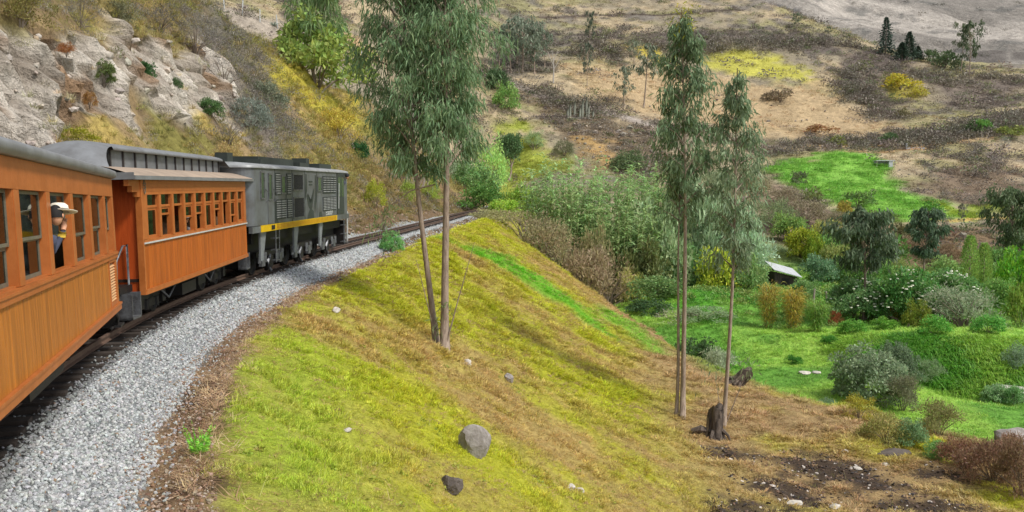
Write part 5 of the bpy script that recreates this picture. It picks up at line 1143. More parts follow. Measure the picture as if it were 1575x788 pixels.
MB().box((-.5, -1.03, -.2), (.3, -1.005, h_ * .6)).build('door', M_black, hut)
for px, py, h, lb in [(1397, 503, 32, 'tall grey wooden post in front of the flowering shrubs'), (1250, 478, 34, 'leaning grey post right of the hut'), (1270, 466, 18, 'short pale stake right of the leaning post'), (1348, 500, 10, 'tiny white stake left of the tall grey post')]:
    p = at(px, py, 'V'); s = p[1] / F; tag(link('fence_post', MB().tube([(0, 0, -.2), (.06, 0, h * s * .5), (.12 if h > 20 else .0, 0, h * s)], [.11, .10, .08], 7).mesh('fence_post', M_postw), None, p), lb, 'post')
def column(label, px, py, wpx, hpx, cr, seed):
    p = at(px, py, 'V'); s = p[1] / F; t = thing('tall_grass', label, 'tall grass', p, 0, 'tall grass columns below the hut'); rg = np.random.default_rng(seed); n = 900; r = np.sqrt(rg.random(n)) * wpx * s * .30; a = rg.random(n) * 6.28; zz = rg.random(n) ** .6 * hpx * s * .8; r = r * (.55 + .75 * zz / (hpx * s)) * rg.uniform(.7, 1.25, n); zz = zz * rg.uniform(.8, 1.12, n)
    V, Q, T = long_blades(np.c_[r * np.cos(a), r * np.sin(a), zz], unit(np.c_[np.cos(a) * .4, np.sin(a) * .4, np.ones(n)]), 1.0 * rg.uniform(.5, 1.1, n), .06, 1.0, rg, 3); o = link('leaves', mk_mesh('grass_leaves', V, [Q, T], [M_leaf]), t); o.color = (*lin(*cr), 1)
    st = MB(); [st.tube([(math.cos(k) * .25, math.sin(k) * .25, -.1), (math.cos(k) * .5, math.sin(k) * .4, hpx * s * .8)], .02, 4) for k in range(7)]; st.build('stems', M_stem, t)
column('tall golden brown grass column, leftmost of the three', 1182, 505, 44, 80, (152, 138, 62), 1); column('tall golden brown grass column with a green top, middle one', 1219, 506, 46, 72, (156, 140, 60), 2); column('green grass column, the shortest of the three', 1256, 510, 46, 54, (108, 138, 60), 3)
ng = [gum(170 * 73 / F, 70 * 73 / F, 46 * 73 / F, 30, 9, 20, .5, .15, 51, (-.3, 0), .13, slim), gum(8.2, 2.2, 2.3, 26, 8, 20, .5, .15, 52, (.2, 0), .12, flat), gum(10, 3, 3.3, 30, 9, 20, .5, .16, 53, (0, 0), .14, flat)]
gum_tree('eucalyptus_tree', 'dark eucalyptus with bare lower trunk rising from the valley garden', 1328, 492, (84, 98, 74), [((0, 0, 0), *ng[0])], 'tree', 'V')
gum_tree('eucalyptus_tree', 'smaller dark eucalyptus behind the flowering shrubs', 1421, 428, (82, 100, 76), [((0, 0, 0), *ng[1])], 'tree', 'V')
gum_tree('eucalyptus_tree', 'dark eucalyptus standing at the right edge of the valley', 1553, 420, (84, 98, 68), [((0, 0, 0), *ng[2])], 'tree', 'V')
for px, py, top, w_, lb in [(1490, 452, 362, 26, 'pale green poplar, the taller of the pair'), (1512, 450, 374, 24, 'pale green poplar, the shorter of the pair')]:
    p = at(px, py, 'V'); s = p[1] / F; H = (py - top) * s; t = thing('poplar_tree', lb, 'tree', p, 0, 'poplar pair'); rg = np.random.default_rng(px); n = 2600; zz = rg.random(n); r = w_ * s / 2 * np.sin(np.pi * (.12 + .85 * zz)) ** .6 * rg.random(n) ** .4; a = rg.random(n) * 6.28
    V, Q = leaf_quads(np.c_[r * np.cos(a), r * np.sin(a), H * (.06 + .92 * zz)], unit(np.c_[np.cos(a) * .5, np.sin(a) * .5, np.ones(n) + rg.normal(size=n) * .4]), .28 * rg.uniform(.6, 1.3, n), .1, .2, rg); o = link('crown', mk_mesh('poplar_leaves', V, [Q], [M_leaf]), t); o.color = (*lin(128, 152, 78), 1)
    MB().tube([(0, 0, -.1), (0, 0, H * .8)], [.12, .02], 6).build('trunk', M_bark, t)
M_flower = plain('white_elder_flowers', lin(222, 222, 200), .8, 0, .15, 8, 0)
for px, py, w_, h_, cr, lb in [(1322, 492, 110, 62, (104, 134, 84), 'white flowering shrub behind the garden eucalyptus trunk'), (1398, 496, 130, 82, (84, 124, 62), 'largest white flowering shrub, dark green, in the middle of the garden'), (1462, 480, 110, 62, (98, 132, 74), 'white flowering shrub in front of the poplars')]:
    t = B('flowering_shrub', lb, 'shrub', px, py, w_, h_, 'big', cr, 'V'); q = [c_ for c_ in t.children if c_.name.startswith('foliage')][0]; rg = np.random.default_rng(px); n = 150; d = unit(rg.normal(size=(n, 3))); d[:, 2] = np.abs(d[:, 2]); C = d * np.array(q.scale) * [.93, .93, .98]
    C = C[(C[:, 2] > q.scale[2] * .38) & (fbm(C[:, 0] * 1.3, C[:, 2] * 1.3, 1.2, 2, 1) > .44)]; C = C + rg.normal(size=C.shape) * .12; m = MB()
    for c_ in C: z_ = rg.uniform(.45, 1.0); m.lathe([(.001, .05 * z_), (.12 * z_, .04), (.16 * z_, -.03)], 6, None, c_)
    m.build('flowers', M_flower, t)
for i, a in enumerate([(1482, 505, 150, 62, 'twig', (140, 142, 120), 'silvery twiggy shrub with pale branches in the garden'), (1470, 500, 120, 56, 'fine', (124, 138, 106), 'silver green shrub behind the twiggy one'), (1232, 396, 60, 46, 'leafy', (138, 144, 44), 'yellow green bush uphill of the hut'), (1252, 408, 34, 44, 'leafy', (120, 138, 44), 'narrow yellow bush right of the yellow green one'), (1262, 436, 62, 40, 'leafy', (102, 130, 96), 'blue green bush right of the hut'), (1284, 420, 56, 44, 'leafy', (124, 132, 72), 'olive bush behind the blue green one'),
                       (1562, 462, 62, 72, 'leafy', (104, 150, 44), 'bright green bush at the right edge of the garden'), (1568, 505, 46, 66, 'leafy', (118, 140, 60), 'olive green bush below the bright one at the right edge'), (1535, 472, 60, 44, 'leafy', (110, 142, 72), 'light green bush left of the bright one'), (1410, 505, 46, 38, 'leafy', (118, 128, 50), 'olive bush behind the tall grey post'), (1363, 508, 44, 18, 'leafy', (104, 146, 56), 'low green garden plant left of the tall grey post'), (1312, 512, 50, 20, 'leafy', (98, 142, 58), 'low green garden plant near the eucalyptus trunk'), (1440, 512, 50, 24, 'leafy', (98, 148, 62), 'low green garden plant right of the tall grey post'), (1520, 512, 60, 26, 'leafy', (96, 146, 66), 'low green garden plant below the silvery shrub'), (1285, 500, 24, 22, 'fine', (150, 92, 60), 'small rust red plant left of the garden eucalyptus'), (1368, 492, 26, 20, 'leafy', (150, 128, 54), 'small ochre plant between the flowering shrubs'), (1240, 395, 40, 16, 'fine', (132, 120, 64), 'dry bush above the yellow green bush'),
                       (1335, 614, 132, 80, 'big', (122, 136, 106), 'large round grey green shrub in the lower meadow'), (1378, 590, 72, 62, 'big', (104, 120, 92), 'grey green shrub joined to the right of the large round one'), (1388, 632, 62, 58, 'fine', (110, 108, 84), 'brownish shrub below the large round one'), (1303, 605, 52, 30, 'big', (114, 126, 96), 'small round shrub at the lower left of the large one'), (1273, 637, 44, 26, 'dome', (114, 132, 106), 'small grey green bush alone on the brown terrace edge'), (1320, 645, 62, 38, 'dome', (146, 140, 52), 'olive yellow grass mound beside the lower shrubs'), (1362, 684, 84, 46, 'fine', (138, 136, 78), 'yellowish scrub in the gully'), (1402, 684, 50, 36, 'leafy', (112, 138, 96), 'pale green plant in the gully'), (1442, 672, 80, 56, 'fine', (124, 124, 76), 'olive scrub right of the pale green gully plant'),
                       (1443, 708, 46, 30, 'leafy', (118, 152, 88), 'light green plant left of the brown brush'), (1430, 588, 44, 34, 'fine', (118, 136, 98), 'grey green bush in the green bank gully'), (1530, 620, 44, 28, 'leafy', (124, 152, 106), 'green weeds left of the pale boulder'), (1560, 622, 40, 30, 'leafy', (112, 146, 92), 'green weeds in front of the pale boulder'), (1566, 572, 50, 40, 'fine', (116, 134, 108), 'grey green shrub at the right end of the green bank'), (1222, 560, 30, 12, 'leafy', (70, 120, 44), 'low dark tuft in the upper meadow'), (1275, 528, 30, 12, 'leafy', (76, 126, 48), 'low tuft under the grass columns')]):
    B('bush', a[6], 'bush', a[0], a[1], a[2], a[3], a[4], a[5], None if a[1] > 640 else 'V', i)
for i, a in enumerate([(1480, 722, 90, 46, (122, 92, 70), 'brown dry brush, the left end of the heap at the right edge'), (1528, 742, 110, 70, (118, 94, 74), 'reddish brown brush in the middle of the heap at the right edge'), (1574, 765, 100, 90, (114, 94, 72), 'tall brown brush cut by the right edge'), (1560, 705, 70, 36, (128, 100, 78), 'brown brush behind, in front of the grey boulder')]):
    t = B('brush', a[5], 'brush', a[0], a[1], a[2], a[3], 'twig', a[4], None, i); f = link('dry_leaves', bush_proto('fine', i % 3)[0], t); q = [c_ for c_ in t.children if c_.name.startswith('foliage')][0]; f.scale = q.scale; f.color = (*lin(*a[4]), 1)

for i, a in enumerate([(1165, 300, 56, 28, 'fine', (128, 124, 92), 'grey olive bush at the top of the bare slope left of the bright field'), (1205, 320, 64, 32, 'fine', (132, 122, 100), 'dry grey bush on the bare slope below the bright field corner'), (1240, 346, 74, 36, 'fine', (124, 116, 92), 'brown grey bush in the middle of the bare slope'), (1190, 352, 74, 42, 'fine', (118, 130, 92), 'grey green bush on the bare slope uphill of the silvery bush'), (1215, 374, 64, 42, 'leafy', (118, 142, 76), 'light green bush on the slope above the yellow green bush'), (1272, 374, 54, 36, 'leafy', (140, 142, 76), 'yellowish bush on the slope left of the garden eucalyptus crown'), (1292, 354, 48, 28, 'fine', (120, 116, 86), 'dull bush under the lower left edge of the bright field'),
                       (1277, 402, 60, 42, 'leafy', (106, 138, 72), 'green bush between the hut slope and garden eucalyptus'), (1304, 434, 54, 40, 'leafy', (112, 142, 76), 'green bush left of the garden eucalyptus trunk'), (1348, 442, 64, 42, 'leafy', (102, 136, 70), 'green bush behind the flowering shrubs, left one'), (1372, 428, 54, 32, 'fine', (130, 140, 82), 'olive bush behind the flowering shrubs, middle one'), (1540, 428, 64, 48, 'leafy', (96, 128, 66), 'green bush behind the bright one at the right edge'), (1572, 404, 64, 62, 'leafy', (84, 116, 60), 'dark green bush uphill at the right edge'), (1500, 408, 54, 28, 'twig', (126, 118, 108), 'grey scrub behind the poplars'), (1452, 402, 64, 26, 'fine', (132, 112, 86), 'brown scrub uphill of the poplars'), (1455, 438, 64, 38, 'leafy', (126, 150, 86), 'light green bush left of the poplars'), (1530, 448, 64, 42, 'leafy', (116, 146, 80), 'light green bush right of the poplars'),
                       (1236, 458, 50, 28, 'leafy', (112, 140, 84), 'low green bush just right of the hut'), (1292, 474, 44, 30, 'leafy', (104, 140, 76), 'low green bush left of the flowering shrubs'), (1232, 474, 40, 24, 'leafy', (118, 136, 74), 'low bush between the hut and the tallest grass columns'), (1310, 380, 44, 30, 'fine', (128, 116, 88), 'dry bush behind the garden eucalyptus crown'), (1410, 392, 60, 26, 'fine', (126, 108, 84), 'dry brown bush behind the smaller dark eucalyptus'), (1350, 372, 50, 22, 'fine', (122, 110, 90), 'grey brown bush under the lower edge of the bright field'), (1140, 285, 60, 30, 'fine', (126, 128, 96), 'grey olive bush behind the thin eucalyptus crown'), (1085, 262, 60, 28, 'fine', (120, 122, 92), 'grey bush between the crowns of the two slender eucalyptus'), (1100, 300, 70, 40, 'fine', (130, 142, 108), 'pale bush between the trunks of the two slender eucalyptus')]):
    B('bush', a[6], 'bush', a[0], a[1], a[2], a[3], a[4], a[5], 'V', i)
# ------------------------------------------------------------------ ground cover on the hillside left of the line
def pick(w, n):
    c_ = np.cumsum(w); return np.searchsorted(c_, RNG.random(n) * c_[-1])
PX, PZ = XX.ravel(), ZZ.ravel()
cw = np.gradient(us)[None] * np.gradient(ys)[:, None] * 1.6; dist = np.hypot(gx, gy)
base = (cw.ravel() / np.maximum(dist, 9) ** 1.5) * (gu < -3.4) * (gu > -45) * (gy > 6) * (gy < 150)
def spread(w, n, jit=.25):
    i = pick(w, n); return i, np.c_[PX[i] + RNG.normal(size=n) * jit, gy[i] + RNG.normal(size=n) * jit, PZ[i] - .03]
dry = [tuft_mesh(70 + s, 34, .50, .022, 1.0, .55, .14) for s in range(4)]
i, P = spread(base * (1 - rk * .94) * (.25 + sstep(.4, .6, l3) + .6 * sstep(.45, .6, l1)), 26000)
tt = lerp(LEFTC[i], np.where(RNG.random(len(i))[:, None] < .5, C_(172, 158, 98)[None], C_(134, 134, 72)[None]), .5)
scatter('dry_grass', 'golden and olive tufts of grass covering the hillside left of the line', P, RNG.random(len(i)) * 6.28, RNG.uniform(.6, 1.35, len(i)) * np.clip(dist[i] / 45, .8, 2.0), var(tt, len(i), .2) * 1.1, dry, RNG.normal(size=(len(i), 2)) * .15)
# stray twigs, dry stalks and seed heads standing in the slope grass
stalk = [tuft_mesh(230 + s, 5, .34, .006, .9, .3, .05) for s in range(3)]
n = 5000; x, y, u = along(n, 5, 60, 3.3, 22, .9); k = (line_sd(x, y, EDGE) < 0) & (fbm(x, y, 2.4, 3, 6) > .5); x, y = x[k], y[k]; n = len(x)
scatter('dry_stalks', 'thin dry stalks standing up out of the slope grass', np.c_[x, y, hN(x, y)], RNG.random(n) * 6.28, RNG.uniform(.5, 1.1, n), var(lerp(C_(176, 160, 104)[None], C_(140, 150, 70)[None], RNG.random(n)[:, None]), n, .2), stalk, RNG.normal(size=(n, 2)) * .25)
weed2 = [clump_mesh(240 + s, 26, .075, .045, .10) for s in range(3)]
n = 1600; x, y, u = along(n, 5, 60, 3.2, 12, .9); k = (line_sd(x, y, EDGE) < 0) & (fbm(x, y, 3, 3, 1) > .52); x, y = x[k], y[k]; n = len(x)
scatter('slope_weeds', 'small broad leaved weeds among the slope grass', np.c_[x, y, hN(x, y) - .03], RNG.random(n) * 6.28, RNG.uniform(.35, .9, n), var(lerp(C_(138, 156, 60)[None], C_(160, 160, 70)[None], RNG.random(n)[:, None]), n, .2), weed2)
scr = [clump_mesh(80 + s, 90, .13, .035, .5) for s in range(3)] + [clump_mesh(90 + s, 120, .11, .02, .55) for s in range(2)]
GREYP = polyW([(300, 0), (372, 62), (430, 150), (470, 220), (400, 250), (350, 190), (330, 110), (270, 50)], smoothN); gpm = sstep(-1.5, 1.5, poly_sd(gx, gy, GREYP))
topm = sstep(-1, 2, poly_sd(gx, gy, polyW([(-60, -60), (300, -60), (310, 40), (270, 62), (200, 52), (150, 42), (120, 66), (60, 50), (-60, 20)], smoothN)))
i, P = spread(base * (1 - rk * .93) * (.12 + .5 * sstep(.5, .62, l2) + 1.6 * gpm + 1.3 * topm), 6500)
cc = np.where((RNG.random(len(i)) < .55 + .4 * gpm[i])[:, None], lerp(C_(112, 108, 100)[None], C_(140, 132, 122)[None], RNG.random(len(i))[:, None]), lerp(C_(104, 110, 62)[None], C_(146, 142, 66)[None], RNG.random(len(i))[:, None]))
scatter('hillside_scrub', 'grey and olive scrub covering the hillside left of the line', P, RNG.random(len(i)) * 6.28, RNG.uniform(.4, 1.25, len(i)) * np.clip(dist[i] / 50, .8, 2), var(cc, len(i), .2), scr)
# rubble and clods at the foot of the bank and on the rock
i, P = spread((cw.ravel() / np.maximum(dist, 9) ** 1.5) * ((gu < -2.2) * (gu > -5.5) * .8 + rk * .10) * (gy > 6) * (gy < 120), 3500, .1)
cc = np.where(rk[i][:, None] > .5, C_(168, 158, 146)[None], lerp(C_(104, 88, 70)[None], C_(150, 130, 108)[None], RNG.random(len(i))[:, None]))
scatter('bank_rubble', 'loose rock and clods along the foot of the bank', P, RNG.random(len(i)) * 6.28, RNG.uniform(.04, .16, len(i)) * np.clip(dist[i] / 40, .7, 1.6) * (1 + rk[i]), var(cc, len(i), .15), stones, RNG.normal(size=(len(i), 2)) * .4)

# ------------------------------------------------------------------ ground cover of the valley and far hillside
cv2 = (np.gradient(X2, axis=1) * np.gradient(ys2)[:, None]).ravel(); d2 = np.hypot(vx, vy); inview = (np.abs(vx) < .66 * vy + 8) & (vy < 330); VZ = Z2.ravel()
vis = inview * (VZ > hN(vx, vy, False) - .3) * cv2 / d2 ** 1.6
greenish = sstep(1.02, 1.2, vc[:, 1] / vc[:, 0])
def spreadV(w, n, jit):
    i = pick(w, n); return i, np.c_[vx[i] + RNG.normal(size=n) * jit, vy[i] + RNG.normal(size=n) * jit, VZ[i] - .04]
fld = [tuft_mesh(110 + s, 30, .30, .03, 1.1, .5, .25) for s in range(3)]
i, P = spreadV(vis * greenish * (.4 + sstep(.35, .6, m2)), 26000, .4); n = len(i)
scatter('meadow_grass', 'green grass of the valley meadows', P, RNG.random(n) * 6.28, RNG.uniform(.6, 1.5, n) * np.clip(d2[i] / 70, .8, 2.2), var(vc[i], n, .22) * 1.15, fld)
BANK = polyW([(1285, 530), (1330, 518), (1450, 522), (1560, 526), (1575, 560), (1570, 596), (1450, 600), (1400, 570), (1320, 556)], smoothV, y0=40)
i, P = spreadV(vis * sstep(-.8, 1.0, poly_sd(vx, vy, BANK)), 3800, .3); n = len(i)
scatter('bank_grass', 'long green grass hanging over the terrace bank in the lower meadow', P, RNG.random(n) * 6.28, RNG.uniform(.8, 1.7, n), var(lerp(C_(84, 140, 40)[None], C_(124, 164, 56)[None], sstep(.4, .6, m2[i])[:, None]), n, .2), [tuft_mesh(160 + s, 40, .55, .035, 1.0, .9, .25) for s in range(3)])
weeds = [clump_mesh(120 + s, 70, .22, .09, .45) for s in range(3)]
grd = sstep(68, 74, vy) * sstep(112, 100, vy) * sstep(14, 22, vx)
i, P = spreadV(vis * grd * (.2 + sstep(.45, .6, m2)), 1500, .5); n = len(i)
scatter('garden_weeds', 'leafy green weeds and crops growing over the valley garden', P, RNG.random(n) * 6.28, RNG.uniform(.5, 1.6, n), var(lerp(C_(88, 138, 60)[None], C_(140, 156, 84)[None], RNG.random(n)[:, None]), n, .2), weeds)
hil = sstep(105, 128, vy) * (1 - greenish * .97); darkm = sstep(.34, .22, vc.mean(1) / C_(160, 136, 108).mean() * .5)
straw2 = [tuft_mesh(130 + s, 22, .5, .06, 1.2, .5, .35) for s in range(3)]
i, P = spreadV(vis * hil * (.4 + sstep(.4, .6, m3)), 22000, .8); n = len(i)
scatter('hill_grass', 'dry grass tufts over the far brown hillside', P, RNG.random(n) * 6.28, RNG.uniform(.6, 1.5, n) * np.clip(d2[i] / 160, .7, 1.6), var(vc[i], n, .22) * 1.15, straw2)
hscr = [clump_mesh(140 + s, 42, .34, .14, .9, None) for s in range(4)]
tanp = sstep(-4, 3, poly_sd(vx, vy, polyW(VP[6][0], smoothV, y0=60)))
i, P = spreadV(vis * hil * (1 - .9 * tanp) * (.16 + 2.2 * sstep(.52, .66, m1) * sstep(.4, .6, m2) + 1.5 * darkm), 9500, 1.0); n = len(i)
cc = np.where((RNG.random(n) < .75)[:, None], lerp(C_(104, 96, 90)[None], C_(140, 130, 116)[None], RNG.random(n)[:, None]), lerp(C_(92, 104, 70)[None], C_(130, 132, 86)[None], RNG.random(n)[:, None]))
scatter('far_scrub', 'grey and olive scrub dotted over the far hillside', P, RNG.random(n) * 6.28, np.c_[RNG.uniform(.5, 1.7, n), RNG.uniform(.5, 1.7, n), RNG.uniform(.4, 1.1, n)] * np.where(RNG.random(n) < .06, 1.7, 1)[:, None] * np.clip(d2[i] / 170, .7, 1.4)[:, None], var(cc, n, .2), hscr)
hed = np.zeros(len(vx))
for pix in ([(1180, 228), (1240, 226), (1320, 224), (1440, 214), (1575, 196)], [(1000, 192), (1100, 212), (1180, 226)], [(880, 82), (1000, 78), (1130, 74), (1290, 72)], [(760, 118), (820, 135), (900, 168)], [(1290, 90), (1310, 130), (1340, 180)], [(1400, 120), (1480, 125), (1575, 122)], [(1575, 180), (1500, 200), (1440, 212)]):
    hed = np.maximum(hed, sstep(5.5, 1.0, np.abs(line_sd(vx, vy, polyW(pix, smoothV, y0=60))) + 9 * (m2 - .5)) * sstep(.36, .56, m3))
i, P = spreadV(vis * hed, 1700, 1.2); n = len(i)
scatter('hedge_scrub', 'dark scrub along the terrace edges and paths of the far hillside', P, RNG.random(n) * 6.28, RNG.uniform(.7, 1.8, n) * np.clip(d2[i] / 180, .8, 1.4), var(lerp(C_(104, 100, 82)[None], C_(128, 118, 108)[None], RNG.random(n)[:, None]), n, .2), hscr)
# rocks on the eroded bank
er = sstep(-1, 2, poly_sd(vx, vy, polyW([(790, 130), (850, 150), (1000, 200), (1040, 240), (1000, 290), (900, 240), (850, 200)], smoothV, y0=60))) + .12 * hil
i, P = spreadV(vis * er, 2600, .6); n = len(i)
scatter('bank_stones', 'stones scattered over the eroded far bank', P, RNG.random(n) * 6.28, RNG.uniform(.1, .45, n) * (1 + (RNG.random(n) < .05) * 1.2), var(lerp(C_(104, 94, 84)[None], C_(176, 164, 146)[None], RNG.random(n)[:, None]), n, .15), stones, RNG.normal(size=(n, 2)) * .4)
i = pick((cw[0, 0] * 0 + 1.0) * np.ones(len(mx_)) * (q2 > .5) * (my_ < 760), 1600); n = len(i)
scatter('mountain_scrub', 'dark scrub dotted over the distant pale mountainside', np.c_[mx_[i] + RNG.normal(size=n) * 3, my_[i] + RNG.normal(size=n) * 3, Z3.ravel()[i]], RNG.random(n) * 6.28, RNG.uniform(.8, 2.6, n), var(lerp(C_(84, 84, 74)[None], C_(120, 114, 102)[None], RNG.random(n)[:, None]), n, .15), hscr)

# ------------------------------------------------------------------ far trees
far_g = [gum(11, 3.0, 3.0, 16, 5, 9, .75, .26, 61, (.4, 0), .16, flat), gum(12, 5.5, 2.6, 14, 5, 9, .75, .26, 62, (-1.2, .2), .15, flat), gum(10, 3.5, 3.4, 18, 5, 9, .75, .26, 63, (0, .3), .18, flat)]
far_w = [g[1].mesh('gum_wood', M_bark, True) for g in far_g]; HG = [11, 12, 10]
def far_gum(label, px, py, hpx, wsc, cr, k, group=None, sheet='V'):
    p = at(px, py, sheet); s = p[1] / F; q = hpx * s / HG[k]; t = thing('eucalyptus_tree', label, 'tree', (p[0], p[1], p[2] - .1), random.uniform(0, 6), group)
    a = link('crown', far_g[k][0], t); a.color = (*lin(*cr), 1); a.scale = (q * wsc, q * wsc, q); b = link('trunk', far_w[k], t); b.scale = (q * wsc, q * wsc, q); return t
G1 = 'grey green eucalyptus grove above the dirt road'
for i, (px, py, h, wd, lb) in enumerate([(768, 108, 62, 1.0, 'leftmost in front'), (786, 112, 74, 1.1, 'second in the front row'), (803, 112, 70, 1.2, 'third in the front row, the broadest'), (822, 114, 66, 1.1, 'fourth in the front row'), (838, 104, 58, 1.0, 'rightmost and short'), (795, 98, 66, 1.2, 'rear row on its left'), (820, 92, 58, 1.1, 'rear row on its right')]):
    far_gum('grey eucalyptus in the grove by the dirt road, ' + lb, px, py, h, wd, (104, 114, 96), i % 3, G1)
far_gum('thin dark tree alone on the hillside between grove and reeds', 905, 92, 72, .55, (78, 88, 70), 1)
far_gum('dark narrow tree below the thin one on the hillside', 903, 132, 66, .6, (84, 92, 76), 0)
far_gum('grey green eucalyptus with a straight trunk left of the leaning one', 960, 165, 62, 1.0, (108, 116, 96), 0); far_gum('leaning grey green eucalyptus with two boughs beside the bare field', 990, 166, 98, 1.0, (100, 108, 88), 1)
far_gum('small grey green eucalyptus uphill of the leaning one', 975, 100, 34, 1.2, (108, 112, 92), 2)
far_gum('tall gum with an open crown on the ridge, left of the pair', 1478, 112, 74, .8, (92, 100, 74), 1); far_gum('tall gum with a dense crown on the ridge, right of the pair', 1491, 116, 82, .8, (74, 86, 60), 0)
far_gum('small tree on the dry ridge beside the worn path', 1225, 44, 22, 1.0, (84, 96, 70), 2); far_gum('tiny tree at the top of the dry ridge', 1275, 56, 14, 1.2, (80, 92, 66), 2)
p = at(851, 128, 'V'); s = p[1] / F; dm = MB().tube([(0, 0, -.1), (.1, 0, 22 * s), (-.2, 0, 46 * s)], [.2, .16, .05], 5)
for a, b in [((.1, 0, 20 * s), (14 * s, 0, 44 * s)), ((0, 0, 26 * s), (-9 * s, 0, 48 * s)), ((.0, 0, 32 * s), (7 * s, 0, 50 * s))]: dm.tube([a, b], [.1, .04], 4)
t = thing('dead_tree', 'bare pale dead tree standing by the dirt road', 'tree', p); dm.build('trunk', plain('bleached_wood', lin(176, 168, 158), .8, 0, .2, 3), t)
M_needle = leafmat('conifer_needles', 'object', .1, .6, 1.4)
def conifer(label, px, py, hpx, wpx, cr, seed):
    p = at(px, py, 'V'); s = p[1] / F; H = hpx * s; rw = wpx * s / 2; t = thing('conifer_tree', label, 'tree', p, 0, 'conifers on the ridge'); rg = np.random.default_rng(seed); n = 2200; zz = rg.random(n) ** 1.3; ly = np.floor(zz * 13) / 13
    r = rw * (1 - zz) ** .85 * (.35 + .75 * (1 - (zz - ly) * 13)) * rg.random(n) ** .45 * (1 + .35 * np.sin(rg.integers(0, 40, n))); a = rg.random(n) * 6.28
    V, Q = leaf_quads(np.c_[r * np.cos(a), r * np.sin(a), H * (.08 + .92 * zz)], unit(np.c_[np.cos(a), np.sin(a), rg.normal(size=n) * .3 - .25]), .6 * rg.uniform(.5, 1.2, n), .28, .2, rg); o = link('crown', mk_mesh('needles', V, [Q], [M_needle]), t); o.color = (*lin(*cr), 1)
    MB().tube([(0, 0, -.2), (0, 0, H * .9)], [.22, .03], 6).build('trunk', M_bark, t)
conifer('tallest dark conifer on the ridge', 1362, 86, 58, 32, (64, 84, 70), 1); conifer('second dark conifer on the ridge, right of the tallest', 1398, 92, 42, 30, (66, 84, 66), 2); conifer('short broad conifer beside the second one on the ridge', 1387, 94, 28, 30, (62, 80, 62), 3); conifer('small conifer at the right end of the ridge row', 1411, 94, 22, 20, (66, 80, 58), 4)
for i, a in enumerate([(1452, 106, 44, 24, 'far', (84, 100, 66), 'dark round bush on the ridge between conifers and gums'), (1432, 98, 26, 20, 'far', (76, 92, 58), 'small dark bush right of the conifers'), (1470, 108, 26, 18, 'far', (80, 92, 62), 'low dark bush at the foot of the ridge gums'), (1386, 138, 60, 20, 'far', (160, 150, 54), 'yellow bushes on the dark slope under the conifers'), (1378, 128, 26, 14, 'far', (170, 160, 60), 'bright yellow bush above the other yellow bushes'), (1412, 148, 30, 12, 'far', (156, 148, 58), 'yellow bush at the lower end of the yellow patch'),
                       (1366, 222, 36, 16, 'far', (80, 100, 64), 'dark green bush on the path above the bright field'), (1512, 205, 30, 20, 'far', (92, 130, 60), 'bright green bush by the upper right path'), (1500, 208, 34, 20, 'far', (70, 86, 52), 'dark bush left of the bright one by the upper right path'), (1555, 212, 60, 16, 'far', (116, 124, 66), 'olive bushes at the right edge beside the path'), (1544, 228, 22, 16, 'twig', (134, 140, 132), 'pale grey agave like shrub below the path'), (1290, 226, 36, 14, 'far', (110, 116, 60), 'olive bush along the fence above the bright field'),
                       (1200, 157, 44, 18, 'far', (118, 106, 86), 'brown bush in the dry field'), (1180, 155, 24, 12, 'far', (112, 100, 80), 'small brown bush left of the other in the dry field'), (1385, 182, 26, 12, 'far', (104, 98, 70), 'lone bush at the right end of the dry field'), (1262, 205, 50, 12, 'far', (132, 100, 66), 'rusty low bush at the bottom of the dry field'), (1320, 318, 50, 22, 'far', (92, 116, 62), 'green bush at the lower edge of the bright field'), (1250, 310, 30, 18, 'far', (110, 120, 70), 'olive bush at the lower left of the bright field'), (1300, 338, 34, 26, 'far', (150, 140, 66), 'yellowish bush below the bright field'), (1230, 285, 26, 20, 'far', (96, 104, 74), 'grey green bush at the left edge of the bright field'),
                       (1430, 330, 40, 18, 'far', (84, 124, 52), 'green bush right of the bright field'), (1390, 375, 50, 28, 'far', (102, 100, 66), 'dull bush on the bare ground above the garden'), (1445, 366, 50, 18, 'far', (116, 92, 74), 'brown scrub above the flowering shrubs'), (1555, 335, 26, 26, 'twig', (110, 100, 92), 'leafless scrub at the right edge under the bare bank'), (1505, 318, 30, 18, 'twig', (120, 112, 104), 'grey smoky scrub beside the small dark tree'), (1290, 385, 40, 30, 'far', (116, 126, 62), 'green bush between eucalyptus and hut slope'), (1370, 405, 60, 34, 'far', (96, 126, 66), 'green bush between the two dark eucalyptus')]):
    B('bush', a[6], 'bush', a[0], a[1], a[2], a[3], a[4], a[5], 'V', i)
far_gum('small dark tree with a thin trunk beside the yellow path', 1479, 352, 40, .6, (96, 100, 84), 0)
